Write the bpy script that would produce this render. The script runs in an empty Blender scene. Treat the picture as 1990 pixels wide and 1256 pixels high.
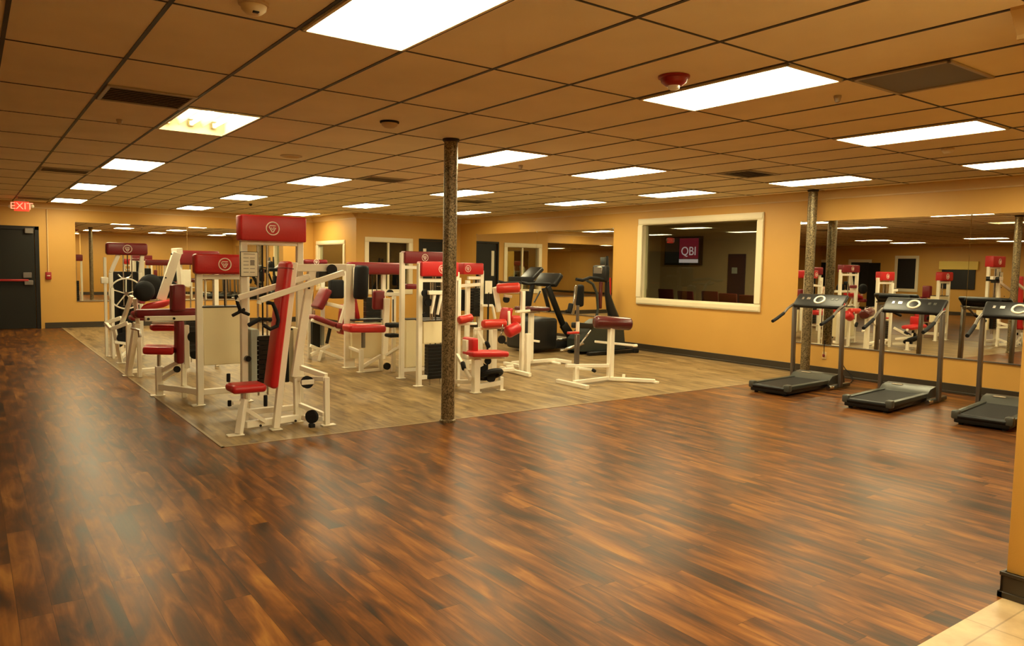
import bpy, bmesh, math, random
from mathutils import Vector, Matrix, noise
random.seed(7)
scene = bpy.context.scene
COL = scene.collection
# ------------------------------------------------------------------ camera
W0, H0, FPX = 1990.0, 1256.0, 1459.85
PIT, YAW, ROL = math.radians(-4.2246), math.radians(35.927), math.radians(1.065)
CAM = Vector((-2.6297, -2.6546, 1.51))
_f = Vector((math.sin(YAW), math.cos(YAW), 0)); _r = Vector((math.cos(YAW), -math.sin(YAW), 0)); _u = Vector((0, 0, 1))
_f2 = _f*math.cos(PIT) + _u*math.sin(PIT); _u2 = _u*math.cos(PIT) - _f*math.sin(PIT)
_r3 = _r*math.cos(ROL) + _u2*math.sin(ROL); _u3 = _u2*math.cos(ROL) - _r*math.sin(ROL)
cd = bpy.data.cameras.new('camera'); cam = bpy.data.objects.new('camera', cd); COL.objects.link(cam)
cd.sensor_width = 36.0; cd.lens = FPX/W0*36.0; cd.clip_start = .05; cd.clip_end = 200
cam.matrix_world = Matrix(((_r3.x, _u3.x, -_f2.x, CAM.x), (_r3.y, _u3.y, -_f2.y, CAM.y), (_r3.z, _u3.z, -_f2.z, CAM.z), (0, 0, 0, 1)))
scene.camera = cam
# ------------------------------------------------------------------ world, exposure
wd = bpy.data.worlds.new('world'); scene.world = wd; wd.use_nodes = True
wd.node_tree.nodes['Background'].inputs[0].default_value = (.02, .015, .01, 1); wd.node_tree.nodes['Background'].inputs[1].default_value = .3
scene.view_settings.view_transform = 'Standard'; scene.view_settings.look = 'None'
scene.view_settings.gamma = 1; scene.view_settings.use_curve_mapping = False
scene.view_settings.exposure = 0.12
cy = scene.cycles
cy.max_bounces = 9; cy.diffuse_bounces = 5; cy.glossy_bounces = 6; cy.transmission_bounces = 5
cy.caustics_reflective = False; cy.caustics_refractive = False; cy.sample_clamp_indirect = 8; cy.use_denoising = True
LIGHT_E = 24.0
LIGHT_C = (1.0, .87, .51)

def ray(px, py): return _f2 + _r3*((px-W0/2)/FPX) + _u3*((H0/2-py)/FPX)
def Y(px, py, y): d = ray(px, py); return CAM + d*((y-CAM.y)/d.y)
def X(px, py, x): d = ray(px, py); return CAM + d*((x-CAM.x)/d.x)
def Z(px, py, z=0.0): d = ray(px, py); return CAM + d*((z-CAM.z)/d.z)

# ------------------------------------------------------------------ materials
M = {}
def mat(name, col, rough=.5, metal=0., spec=.5, emit=None, es=0., bump=None, var=None, coat=0.):
    m = bpy.data.materials.new(name); m.use_nodes = True; nt = m.node_tree; b = nt.nodes['Principled BSDF']
    b.inputs['Base Color'].default_value = (*col, 1); b.inputs['Roughness'].default_value = rough
    b.inputs['Metallic'].default_value = metal; b.inputs['Specular IOR Level'].default_value = spec
    b.inputs['Coat Weight'].default_value = coat
    if emit: b.inputs['Emission Color'].default_value = (*emit, 1); b.inputs['Emission Strength'].default_value = es
    tc = nt.nodes.new('ShaderNodeTexCoord')
    if var:
        n = nt.nodes.new('ShaderNodeTexNoise'); n.inputs['Scale'].default_value = var[0]; n.inputs['Detail'].default_value = 3
        nt.links.new(tc.outputs['Object'], n.inputs['Vector'])
        r = nt.nodes.new('ShaderNodeValToRGB'); r.color_ramp.elements[0].position = .3; r.color_ramp.elements[1].position = .7
        r.color_ramp.elements[0].color = (*[c*(1-var[1]) for c in col], 1); r.color_ramp.elements[1].color = (*[min(1, c*(1+var[1])) for c in col], 1)
        nt.links.new(n.outputs['Fac'], r.inputs['Fac']); nt.links.new(r.outputs['Color'], b.inputs['Base Color'])
    if bump:
        n2 = nt.nodes.new('ShaderNodeTexNoise'); n2.inputs['Scale'].default_value = bump[0]; n2.inputs['Detail'].default_value = 2
        nt.links.new(tc.outputs['Object'], n2.inputs['Vector'])
        bp = nt.nodes.new('ShaderNodeBump'); bp.inputs['Strength'].default_value = bump[1]; bp.inputs['Distance'].default_value = .01
        nt.links.new(n2.outputs['Fac'], bp.inputs['Height']); nt.links.new(bp.outputs['Normal'], b.inputs['Normal'])
    M[name] = m; return m
mat('wall_paint', (.565, .305, .062), .55, var=(1.1, .04), bump=(90, .08))
mat('crown_paint', (.60, .40, .17), .5)
mat('ceiling_tile', (.95, .87, .70), .9, spec=.15, var=(1.5, .05), bump=(220, .12))
mat('tee', (.014, .007, .004), .5)
mat('white_trim', (.76, .66, .45), .4)
mat('base_vinyl', (.035, .026, .016), .35)
mat('white_paint', (.88, .82, .68), .32, var=(3, .03))
mat('cream_panel', (.82, .72, .47), .35, var=(2, .03))
mat('red_vinyl', (.50, .015, .018), .34, bump=(60, .1))
mat('dark_red_vinyl', (.19, .010, .016), .36, bump=(60, .1))
mat('maroon_vinyl', (.085, .012, .012), .25, bump=(60, .1))
mat('orange_vinyl', (.52, .030, .018), .34)
mat('black_metal', (.007, .007, .007), .35, spec=.35)
mat('black_rubber', (.008, .008, .009), .65, spec=.25, bump=(120, .1))
mat('black_glossy', (.010, .010, .010), .38, spec=.4)
mat('grey_plastic', (.055, .058, .050), .35)
mat('dark_green_plastic', (.025, .032, .028), .4)
mat('silver', (.55, .53, .50), .25, metal=1.)
mat('grey_steel', (.20, .18, .16), .32, metal=.7)
mat('chrome', (.8, .8, .8), .12, metal=1.)
mat('shroud_grey', (.38, .44, .40), .4)
mat('mirror', (.86, .86, .80), 0.0, metal=1.)
mat('door_black', (.010, .009, .006), .5, spec=.3)
mat('logo_cream', (.90, .82, .70), .5)
mat('paper', (.80, .74, .58), .7, var=(14, .05))
mat('print_grey', (.25, .22, .18), .7)
mat('beige_plastic', (.62, .50, .36), .5)
mat('red_plastic', (.30, .012, .012), .35)
mat('edge_strip', (.30, .21, .11), .4)
mat('vent_metal', (.46, .40, .32), .45, metal=.3)
mat('vent_dark', (.010, .008, .006), .8)
mat('grille', (.16, .14, .11), .6)
mat('office_wall', (.46, .37, .20), .7)
mat('office_dark', (.10, .07, .05), .7)
mat('purple_dark', (.03, .015, .03), .5)
mat('yellow_lit', (.75, .55, .12), .6)
mat('exit_red', (.8, .05, .02), .5, emit=(1, .045, .02), es=1.3)
mat('exit_letter', (.9, .4, .3), .5, emit=(1, .30, .16), es=1.3)
mat('lamp_lens', (.9, .9, .8), .2)
mat('diffuser', (1, 1, 1), .6, emit=LIGHT_C, es=LIGHT_E)
mat('tube_glow', (1, 1, 1), .6, emit=LIGHT_C, es=LIGHT_E*.75)
mat('reflector', (.66, .62, .48), .4)
mat('screen_dark', (.012, .014, .012), .25, emit=(.35, .4, .35), es=.008)
mat('screen_maroon', (.10, .01, .03), .4, emit=(.45, .025, .06), es=.2)
mat('screen_white', (.5, .45, .5), .4, emit=(.8, .68, .72), es=.4)

def glass_mat():
    m = bpy.data.materials.new('glass'); m.use_nodes = True; nt = m.node_tree; nt.nodes.remove(nt.nodes['Principled BSDF'])
    out = nt.nodes['Material Output']; t = nt.nodes.new('ShaderNodeBsdfTransparent'); t.inputs[0].default_value = (.82, .84, .76, 1)
    g = nt.nodes.new('ShaderNodeBsdfGlossy'); g.inputs['Roughness'].default_value = 0.0; g.inputs['Color'].default_value = (.95, .95, .9, 1)
    lw_ = nt.nodes.new('ShaderNodeLayerWeight'); lw_.inputs['Blend'].default_value = .5
    pw_ = nt.nodes.new('ShaderNodeMath'); pw_.operation = 'POWER'; nt.links.new(lw_.outputs['Facing'], pw_.inputs[0]); pw_.inputs[1].default_value = 4.0
    fr = nt.nodes.new('ShaderNodeMath'); fr.operation = 'MULTIPLY_ADD'; nt.links.new(pw_.outputs[0], fr.inputs[0]); fr.inputs[1].default_value = .85; fr.inputs[2].default_value = .06
    mx = nt.nodes.new('ShaderNodeMixShader'); nt.links.new(fr.outputs[0], mx.inputs[0]); nt.links.new(t.outputs[0], mx.inputs[1]); nt.links.new(g.outputs[0], mx.inputs[2])
    nt.links.new(mx.outputs[0], out.inputs['Surface']); M['glass'] = m
glass_mat()

def plank_mat(name, pw, pl, cols, grain_dark, rough, seam=(.02, .01, .006), spec=.4):
    m = bpy.data.materials.new(name); m.use_nodes = True; nt = m.node_tree; b = nt.nodes['Principled BSDF']; L = nt.links.new
    tc = nt.nodes.new('ShaderNodeTexCoord'); sp = nt.nodes.new('ShaderNodeSeparateXYZ'); L(tc.outputs['Object'], sp.inputs[0])
    def mth(op, a, c=None, clamp=False):
        n = nt.nodes.new('ShaderNodeMath'); n.operation = op; n.use_clamp = clamp
        for i, v in enumerate((a, c)):
            if v is None: continue
            if isinstance(v, (int, float)): n.inputs[i].default_value = v
            else: L(v, n.inputs[i])
        return n.outputs[0]
    row = mth('FLOOR', mth('DIVIDE', sp.outputs['X'], pw))
    wn = nt.nodes.new('ShaderNodeTexWhiteNoise'); wn.noise_dimensions = '1D'; L(row, wn.inputs['W'])
    ysh = mth('ADD', sp.outputs['Y'], mth('MULTIPLY', wn.outputs['Value'], pl))
    cell = mth('FLOOR', mth('DIVIDE', ysh, pl))
    cb = nt.nodes.new('ShaderNodeCombineXYZ'); L(row, cb.inputs[0]); L(cell, cb.inputs[1])
    w2 = nt.nodes.new('ShaderNodeTexWhiteNoise'); w2.noise_dimensions = '2D'; L(cb.outputs[0], w2.inputs['Vector'])
    # grain noise, offset per plank and stretched along the plank
    cb2 = nt.nodes.new('ShaderNodeCombineXYZ'); L(mth('MULTIPLY', sp.outputs['X'], 11.0), cb2.inputs[0]); L(mth('MULTIPLY', sp.outputs['Y'], 2.1), cb2.inputs[1]); L(mth('MULTIPLY', w2.outputs['Value'], 37.0), cb2.inputs[2])
    n1 = nt.nodes.new('ShaderNodeTexNoise'); n1.inputs['Scale'].default_value = 1.0; n1.inputs['Detail'].default_value = 5; n1.inputs['Distortion'].default_value = .6; L(cb2.outputs[0], n1.inputs['Vector'])
    cb3 = nt.nodes.new('ShaderNodeCombineXYZ'); L(mth('MULTIPLY', sp.outputs['X'], 55.0), cb3.inputs[0]); L(mth('MULTIPLY', sp.outputs['Y'], 2.5), cb3.inputs[1]); L(mth('MULTIPLY', w2.outputs['Value'], 11.0), cb3.inputs[2])
    n2 = nt.nodes.new('ShaderNodeTexNoise'); n2.inputs['Scale'].default_value = 1.0; n2.inputs['Detail'].default_value = 3; L(cb3.outputs[0], n2.inputs['Vector'])
    f = mth('ADD', mth('MULTIPLY', w2.outputs['Value'], .13), mth('MULTIPLY', n1.outputs['Fac'], 1.05))
    f = mth('ADD', f, mth('MULTIPLY', mth('SUBTRACT', n2.outputs['Fac'], .5), .22))
    f = mth('SUBTRACT', f, .12, True)
    rp = nt.nodes.new('ShaderNodeValToRGB'); L(f, rp.inputs['Fac']); cr = rp.color_ramp
    cr.elements[0].position = cols[0][0]; cr.elements[0].color = (*cols[0][1], 1); cr.elements[1].position = cols[-1][0]; cr.elements[1].color = (*cols[-1][1], 1)
    for p, c in cols[1:-1]: e = cr.elements.new(p); e.color = (*c, 1)
    fx = mth('FRACT', mth('DIVIDE', sp.outputs['X'], pw)); fy = mth('FRACT', mth('DIVIDE', ysh, pl))
    sx = mth('LESS_THAN', fx, .0022/pw); sy = mth('LESS_THAN', fy, .0025/pl); s = mth('MAXIMUM', sx, sy)
    mx = nt.nodes.new('ShaderNodeMixRGB'); L(mth('MULTIPLY', s, .7), mx.inputs[0]); L(rp.outputs[0], mx.inputs[1]); mx.inputs[2].default_value = (*seam, 1)
    L(mx.outputs[0], b.inputs['Base Color']); b.inputs['Specular IOR Level'].default_value = spec; b.inputs['Specular Tint'].default_value = (1, .62, .32, 1)
    L(mth('ADD', mth('MULTIPLY', n1.outputs['Fac'], .12), rough), b.inputs['Roughness'])
    bp = nt.nodes.new('ShaderNodeBump'); bp.inputs['Strength'].default_value = .12; bp.inputs['Distance'].default_value = .003; L(n2.outputs['Fac'], bp.inputs['Height']); L(bp.outputs['Normal'], b.inputs['Normal'])
    M[name] = m
plank_mat('dark_planks', .125, 1.22, [(.22, (.026, .018, .015)), (.37, (.070, .028, .012)), (.48, (.125, .044, .012)), (.60, (.205, .075, .016)), (.82, (.38, .165, .032))], .5, .27, spec=.14)
plank_mat('light_planks', .15, 1.22, [(.28, (.11, .070, .034)), (.42, (.20, .132, .060)), (.55, (.28, .188, .086)), (.72, (.38, .262, .122))], .3, .3, seam=(.10, .07, .04), spec=.15)
def tile_mat():
    m = bpy.data.materials.new('stone_tile'); m.use_nodes = True; nt = m.node_tree; b = nt.nodes['Principled BSDF']; L = nt.links.new
    tc = nt.nodes.new('ShaderNodeTexCoord'); br = nt.nodes.new('ShaderNodeTexBrick'); L(tc.outputs['Object'], br.inputs['Vector'])
    br.inputs['Scale'].default_value = 1; br.inputs['Brick Width'].default_value = .45; br.inputs['Row Height'].default_value = .45; br.offset = 0
    br.inputs['Mortar Size'].default_value = .004; br.inputs['Color1'].default_value = (.62, .47, .28, 1); br.inputs['Color2'].default_value = (.52, .38, .22, 1); br.inputs['Mortar'].default_value = (.36, .26, .15, 1)
    n = nt.nodes.new('ShaderNodeTexNoise'); n.inputs['Scale'].default_value = 7; n.inputs['Detail'].default_value = 6; L(tc.outputs['Object'], n.inputs['Vector'])
    r = nt.nodes.new('ShaderNodeValToRGB'); r.color_ramp.elements[0].position = .35; r.color_ramp.elements[1].position = .7; r.color_ramp.elements[0].color = (.75, .7, .62, 1); r.color_ramp.elements[1].color = (1.1, 1.1, 1.05, 1); L(n.outputs['Fac'], r.inputs[0])
    mx = nt.nodes.new('ShaderNodeMixRGB'); mx.blend_type = 'MULTIPLY'; mx.inputs[0].default_value = 1; L(br.outputs['Color'], mx.inputs[1]); L(r.outputs[0], mx.inputs[2]); L(mx.outputs[0], b.inputs['Base Color']); b.inputs['Roughness'].default_value = .35
    M['stone_tile'] = m
tile_mat()
def column_mat():
    m = bpy.data.materials.new('column_metal'); m.use_nodes = True; nt = m.node_tree; b = nt.nodes['Principled BSDF']; L = nt.links.new
    tc = nt.nodes.new('ShaderNodeTexCoord'); v = nt.nodes.new('ShaderNodeTexVoronoi'); v.inputs['Scale'].default_value = 90; L(tc.outputs['Object'], v.inputs['Vector'])
    r = nt.nodes.new('ShaderNodeValToRGB'); r.color_ramp.elements[0].position = .1; r.color_ramp.elements[1].position = .9; r.color_ramp.elements[0].color = (.05, .038, .020, 1); r.color_ramp.elements[1].color = (.34, .26, .14, 1)
    L(v.outputs['Color'], r.inputs[0]); L(r.outputs[0], b.inputs['Base Color']); b.inputs['Roughness'].default_value = .3; b.inputs['Metallic'].default_value = .55
    bp = nt.nodes.new('ShaderNodeBump'); bp.inputs['Strength'].default_value = .5; bp.inputs['Distance'].default_value = .004; L(v.outputs['Distance'], bp.inputs['Height']); L(bp.outputs['Normal'], b.inputs['Normal'])
    M['column_metal'] = m
column_mat()

# ------------------------------------------------------------------ mesh builder
def frame_of(d, up=(0, 0, 1)):
    d = Vector(d).normalized(); up = Vector(up)
    if abs(d.dot(up)) > .985: up = Vector((0, 1, 0)) if abs(d.y) < .9 else Vector((1, 0, 0))
    s = d.cross(up).normalized(); t = s.cross(d).normalized()
    return d, s, t
class MB:
    def __init__(s): s.v = []; s.f = []
    def add(s, vs, fs):
        o = len(s.v); s.v += [Vector(v) for v in vs]; s.f += [[i+o for i in f] for f in fs]; return s
    def obox(s, c, ax, ay, az, bev=0.0, seg=1):
        """box at c with half-axis vectors ax, ay, az"""
        c = Vector(c); ax, ay, az = Vector(ax), Vector(ay), Vector(az)
        if bev <= 0:
            vs = [c + ax*i + ay*j + az*k for i in (-1, 1) for j in (-1, 1) for k in (-1, 1)]
            fs = [(0, 1, 3, 2), (4, 6, 7, 5), (0, 4, 5, 1), (2, 3, 7, 6), (0, 2, 6, 4), (1, 5, 7, 3)]
            return s.add(vs, fs)
        lx, ly, lz = ax.length, ay.length, az.length; bev = min(bev, lx*.98, ly*.98, lz*.98)
        bm = bmesh.new(); bmesh.ops.create_cube(bm, size=2)
        for v in bm.verts: v.co = Vector((v.co.x*lx, v.co.y*ly, v.co.z*lz))
        bmesh.ops.bevel(bm, geom=list(bm.edges)+list(bm.verts), offset=bev, segments=seg, profile=.5, affect='EDGES')
        ux, uy, uz = ax/lx, ay/ly, az/lz
        bm.verts.index_update(); vs = [c + ux*v.co.x + uy*v.co.y + uz*v.co.z for v in bm.verts]
        fs = [[v.index for v in f.verts] for f in bm.faces]; bm.free(); return s.add(vs, fs)
    def box(s, c, size, bev=0.0, seg=1, rz=0.0):
        cz, sz = math.cos(rz), math.sin(rz)
        return s.obox(c, Vector((cz, sz, 0))*size[0]/2, Vector((-sz, cz, 0))*size[1]/2, Vector((0, 0, size[2]/2)), bev, seg)
    def mm(s, x0, x1, y0, y1, z0, z1, bev=0.0, seg=1):
        return s.box(((x0+x1)/2, (y0+y1)/2, (z0+z1)/2), (abs(x1-x0), abs(y1-y0), abs(z1-z0)), bev, seg)
    def beam(s, p, q, w=.05, h=None, up=(0, 0, 1), bev=.004, seg=1, ext=0.0):
        p, q = Vector(p), Vector(q); h = h or w; d, a, b = frame_of(q-p, up)
        p = p - d*ext; q = q + d*ext
        return s.obox((p+q)/2, (q-p)/2, a*w/2, b*h/2, bev, seg)
    def path(s, pts, w=.05, h=None):
        for a, b in zip(pts[:-1], pts[1:]): s.beam(a, b, w, h, ext=w*.3)
        return s
    def pad(s, p, q, w, t, up=(0, 0, 1), bev=.02, seg=3):
        """padded board from p to q, width w (sideways), thickness t (along up)"""
        return s.beam(p, q, w, t, up, bev, seg)
    def cyl(s, p, q, r, n=16, r2=None):
        return s.tube([p, q], r, n, radii=[r, r2 if r2 is not None else r])
    def tube(s, pts, r, n=10, closed=False, radii=None):
        pts = [Vector(p) for p in pts]; m = len(pts); o = []; a0 = None
        for i, p in enumerate(pts):
            if closed: d = pts[(i+1) % m] - pts[i-1]
            else: d = pts[min(i+1, m-1)] - pts[max(i-1, 0)]
            d.normalize()
            if a0 is None: _, a, b = frame_of(d)
            else:
                a = (a0 - d*a0.dot(d)).normalized(); b = a.cross(d).normalized() * -1
                b = d.cross(a).normalized()
            a0 = a; b = d.cross(a).normalized(); rr = radii[i] if radii else r
            o += [p + a*rr*math.cos(2*math.pi*k/n) + b*rr*math.sin(2*math.pi*k/n) for k in range(n)]
        fs = []
        for i in range(m if closed else m-1):
            j = (i+1) % m
            fs += [(i*n+k, i*n+(k+1) % n, j*n+(k+1) % n, j*n+k) for k in range(n)]
        if not closed: fs += [list(range(n))[::-1], [(m-1)*n+k for k in range(n)]]
        return s.add(o, fs)
    def roller(s, p, q, r, n=20):
        """foam roller with rounded ends"""
        p, q = Vector(p), Vector(q); d = (q-p).normalized(); L = (q-p).length; e = min(r*.45, L*.3)
        pts = [p, p+d*e*.15, p+d*e*.5, p+d*e, q-d*e, q-d*e*.5, q-d*e*.15, q]
        return s.tube(pts, r, n, radii=[r*.62, r*.80, r*.94, r, r, r*.94, r*.80, r*.62])
    def ring(s, c, nrm, R, r, n=40, m=8, a0=0, a1=2*math.pi):
        d, a, b = frame_of(nrm); full = abs(a1-a0-2*math.pi) < 1e-4; k = n if full else n+1
        return s.tube([Vector(c) + a*R*math.cos(a0+(a1-a0)*i/n) + b*R*math.sin(a0+(a1-a0)*i/n) for i in range(k)], r, m, closed=full)
    def lathe(s, c, prof, n=24, axis=(0, 0, 1)):
        d, a, b = frame_of(axis); c = Vector(c); vs = []
        for r, z in prof: vs += [c + d*z + a*r*math.cos(2*math.pi*k/n) + b*r*math.sin(2*math.pi*k/n) for k in range(n)]
        fs = [(i*n+k, i*n+(k+1) % n, (i+1)*n+(k+1) % n, (i+1)*n+k) for i in range(len(prof)-1) for k in range(n)]
        fs += [list(range(n))[::-1], [(len(prof)-1)*n+k for k in range(n)]]
        return s.add(vs, fs)
    def prism(s, pts, dv):
        """closed outline pts extruded by vector dv"""
        pts = [Vector(p) for p in pts]; dv = Vector(dv); n = len(pts)
        return s.add(pts+[p+dv for p in pts], [list(range(n))[::-1], [n+i for i in range(n)]] + [(i, (i+1) % n, n+(i+1) % n, n+i) for i in range(n)])
    def build(s, name, m, parent=None, kind=None, label=None, cat=None, group=None, angle=40):
        me = bpy.data.meshes.new(name); o = bpy.data.objects.new(name, me); COL.objects.link(o)
        if parent is not None:
            off = wloc(parent); o.parent = parent
            me.from_pydata([v-off for v in s.v], [], s.f)
        else:
            if kind == 'structure': off = Vector((0, 0, 0))
            else:
                off = Vector((sum(v.x for v in s.v)/len(s.v), sum(v.y for v in s.v)/len(s.v), min(v.z for v in s.v)))
            me.from_pydata([v-off for v in s.v], [], s.f); o.location = off
        bm = bmesh.new(); bm.from_mesh(me); bmesh.ops.recalc_face_normals(bm, faces=bm.faces); bm.to_mesh(me); bm.free()
        for p in me.polygons: p.use_smooth = True
        me.set_sharp_from_angle(angle=math.radians(angle)); me.materials.append(M[m]); me.update()
        tag(o, label, cat, group, kind); return o
def wloc(o):
    v = Vector((0, 0, 0))
    while o is not None: v = v + o.location; o = o.parent
    return v
def tag(o, label=None, cat=None, group=None, kind=None):
    if label: o['label'] = label
    if cat: o['category'] = cat
    if group: o['group'] = group
    if kind: o['kind'] = kind
    return o
def thing(name, loc, label, cat, group=None):
    o = bpy.data.objects.new(name, None); o.empty_display_size = .1; COL.objects.link(o); o.location = Vector(loc); return tag(o, label, cat, group)
def copy_tree(o, parent=None):
    c = o.copy(); COL.objects.link(c); c.parent = parent
    for ch in list(o.children): copy_tree(ch, c)
    return c
def S(mb, name, m, kind='structure', parent=None): return mb.build(name, m, parent, kind=kind)
def text_mesh(name, txt, size, loc, ax, ay, m, parent, depth=.003, align='CENTER'):
    cu = bpy.data.curves.new(name, 'FONT'); cu.body = txt; cu.size = size; cu.align_x = align; cu.align_y = 'CENTER'; cu.extrude = depth/2
    t = bpy.data.objects.new(name, cu); COL.objects.link(t); dg = bpy.context.evaluated_depsgraph_get()
    me = bpy.data.meshes.new_from_object(t.evaluated_get(dg)); bpy.data.objects.remove(t)
    ax, ay = Vector(ax).normalized(), Vector(ay).normalized(); az = ax.cross(ay); loc = Vector(loc); off = wloc(parent)
    for v in me.vertices: v.co = loc + ax*v.co.x + ay*v.co.y + az*v.co.z - off
    o = bpy.data.objects.new(name, me); COL.objects.link(o); o.parent = parent; me.materials.clear(); me.materials.append(M[m]); return o

# ------------------------------------------------------------------ room shell
RX, BY, HC, LX, FY = 7.62, 16.5, 2.716, -13.0, -6.0
NX, NY = 4.75, 13.80          # nook wall in the back right corner
MX, MY = -.98, 3.62           # corner of the light plank area
TY = -1.24                    # edge of the stone tiles
GU, GV = .6096, 1.2192
f = MB(); f.mm(LX, MX, TY, BY, -.1, 0); f.mm(MX, RX, TY, MY, -.1, 0); S(f, 'floor', 'dark_planks')
f = MB(); f.mm(MX, RX, MY, BY, -.1, 0); S(f, 'floor', 'light_planks')
f = MB(); f.mm(LX, RX, FY, TY, -.1, 0); S(f, 'floor', 'stone_tile')
f = MB(); f.mm(MX-.012, MX+.012, MY-.012, BY, 0, .004); f.mm(MX-.012, RX, MY-.012, MY+.012, 0, .004); S(f, 'trim_1', 'edge_strip')
# ceiling tiles, with an opening for the light that has lost its diffuser
hu, hv = -2, -4                # open fixture cell: x from u, y from -(v+1)..-v
hx0, hx1, hy0, hy1 = hu*GU, (hu+1)*GU, 3*GV, 4*GV
c = MB()
c.mm(LX, hx0, FY, BY+2, HC, HC+.1); c.mm(hx1, RX, FY, BY+2, HC, HC+.1); c.mm(hx0, hx1, FY, hy0, HC, HC+.1); c.mm(hx0, hx1, hy1, BY+2, HC, HC+.1)
S(c, 'ceiling', 'ceiling_tile')
t = MB(); u = -21
while u*GU < RX:
    if u*GU > LX: t.mm(u*GU-.011, u*GU+.011, FY, BY, HC-.004, HC+.002)
    u += 1
v = -5
while v*GV < BY:
    if v*GV > FY: t.mm(LX, RX, v*GV-.007, v*GV+.007, HC-.0035, HC+.002)
    v += 1
S(t, 'trim_2', 'tee')
# right wall with window opening and doorway
WY0, WY1, WZ0, WZ1 = 4.84, 7.36, .985, 2.345
DX0, DX1, DZ = 6.46, 7.10, 2.13
w = MB(); T = .12
w.mm(RX, RX+T, FY, WY0, 0, HC); w.mm(RX, RX+T, WY1, BY+.2, 0, HC)
w.mm(RX, RX+T, WY0, WY1, 0, WZ0); w.mm(RX, RX+T, WY0, WY1, WZ1, HC)
S(w, 'wall_right', 'wall_paint')
# back wall, nook
w1a, w1b, w2a, w2b = 14.52, 16.16, 5.07, 6.13
z1a, z1b, z2a, z2b = .92, 2.0, .92, 2.06
w = MB(); w.mm(LX, NX, BY, BY+T, 0, HC); S(w, 'wall_back', 'wall_paint')
w = MB(); w.mm(NX, w2a, NY, NY+T, 0, HC); w.mm(w2b, DX0, NY, NY+T, 0, HC); w.mm(DX1, RX, NY, NY+T, 0, HC); w.mm(w2a, w2b, NY, NY+T, 0, z2a); w.mm(w2a, w2b, NY, NY+T, z2b, HC); w.mm(DX0, DX1, NY, NY+T, DZ, HC)
S(w, 'wall_nook', 'wall_paint')
w = MB(); w.mm(NX, NX+T, NY+T, w1a, 0, HC); w.mm(NX, NX+T, w1b, BY+T, 0, HC); w.mm(NX, NX+T, w1a, w1b, 0, z1a); w.mm(NX, NX+T, w1a, w1b, z1b, HC); S(w, 'wall_nook_side', 'wall_paint')
w = MB(); w.mm(LX-T, LX, FY, BY, 0, HC); S(w, 'wall_left', 'wall_paint')
w = MB(); w.mm(LX-T, RX+T, FY-T, FY, 0, HC); S(w, 'wall_front', 'wall_paint')
w = MB(); w.mm(1.30, RX, TY-.40, TY, 0, HC, .01, 2); S(w, 'wall_partition', 'wall_paint')
# crown moulding and base boards
def crown(mb, p, q, n):
    p, q, n = Vector(p), Vector(q), Vector(n)
    prof = [(0, 0), (.10, 0), (.10, -.015), (.075, -.035), (.045, -.075), (.015, -.105), (.015, -.125), (0, -.125)]
    L_ = [p + n*a + Vector((0, 0, b)) for a, b in prof]; mb.prism(L_, q-p)
b = MB(); crown(b, (RX, FY, HC), (RX, NY, HC), (-1, 0, 0)); S(b, 'trim_3', 'crown_paint')
b = MB(); crown(b, (LX, BY, HC), (NX, BY, HC), (0, -1, 0)); crown(b, (NX, NY, HC), (RX, NY, HC), (0, -1, 0)); crown(b, (NX, NY, HC), (NX, BY, HC), (-1, 0, 0)); S(b, 'trim_4', 'crown_paint')
b = MB(); crown(b, (LX, FY, HC), (LX, BY, HC), (1, 0, 0)); S(b, 'trim_5', 'crown_paint')
b = MB(); crown(b, (1.30, TY, HC), (RX, TY, HC), (0, 1, 0)); crown(b, (1.30, TY-.40, HC), (1.30, TY+.10, HC), (-1, 0, 0)); S(b, 'trim_6', 'crown_paint')
def board(mb, x0, x1, y0, y1): mb.mm(x0, x1, y0, y1, 0, .12, .004); mb
b = MB(); b.mm(RX-.016, RX, TY, NY, 0, .125, .003); b.mm(RX-.024, RX, TY, NY, 0, .03, .003); S(b, 'baseboard_right', 'base_vinyl')
b = MB(); b.mm(-1.30, NX, BY-.016, BY, 0, .125, .003); b.mm(-1.30, NX, BY-.024, BY, 0, .03, .003); b.mm(NX-.016, DX0-.07, NY-.016, NY, 0, .125, .003); b.mm(NX-.016, NX, NY, BY, 0, .125, .003); b.mm(LX, -3.75, BY-.016, BY, 0, .125, .003); S(b, 'baseboard_back', 'base_vinyl')
b = MB(); b.mm(LX, LX+.016, FY, BY, 0, .125, .003); S(b, 'baseboard_left', 'base_vinyl')
b = MB(); b.mm(1.284, 1.30, TY-.40, TY+.016, 0, .125, .003); b.mm(1.276, 1.30, TY-.41, TY+.024, 0, .03, .003); b.mm(1.284, RX, TY, TY+.016, 0, .125, .003); b.mm(1.276, RX, TY, TY+.024, 0, .03, .003)
b.mm(1.278, 1.30, TY-.40, TY+.02, .105, .125, .003); S(b, 'baseboard_partition', 'base_vinyl')
# windows: casing, pane
def casing_x(mb, x, y0, y1, z0, z1, cw=.095, out=.022, depth=.12):
    for (a0, a1, b0, b1) in ((y0-cw, y1+cw, z1, z1+cw), (y0-cw, y1+cw, z0-cw, z0), (y0-cw, y0, z0, z1), (y1, y1+cw, z0, z1)):
        mb.mm(x-out, x, a0, a1, b0, b1, .006, 2)
        mb.mm(x-out-.008, x-out+.004, a0+.02*(a1-a0 > .2)+.0, a1-.02*(a1-a0 > .2), b0+.02, b1-.02, .003)
    mb.mm(x, x+depth, y0-.01, y0+.006, z0, z1); mb.mm(x, x+depth, y1-.006, y1+.01, z0, z1); mb.mm(x, x+depth, y0, y1, z0-.01, z0+.006); mb.mm(x, x+depth, y0, y1, z1-.006, z1+.01)
fr = MB(); casing_x(fr, RX, WY0, WY1, WZ0, WZ1, .115, .03); w = S(fr, 'window_1', 'white_trim')
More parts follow.
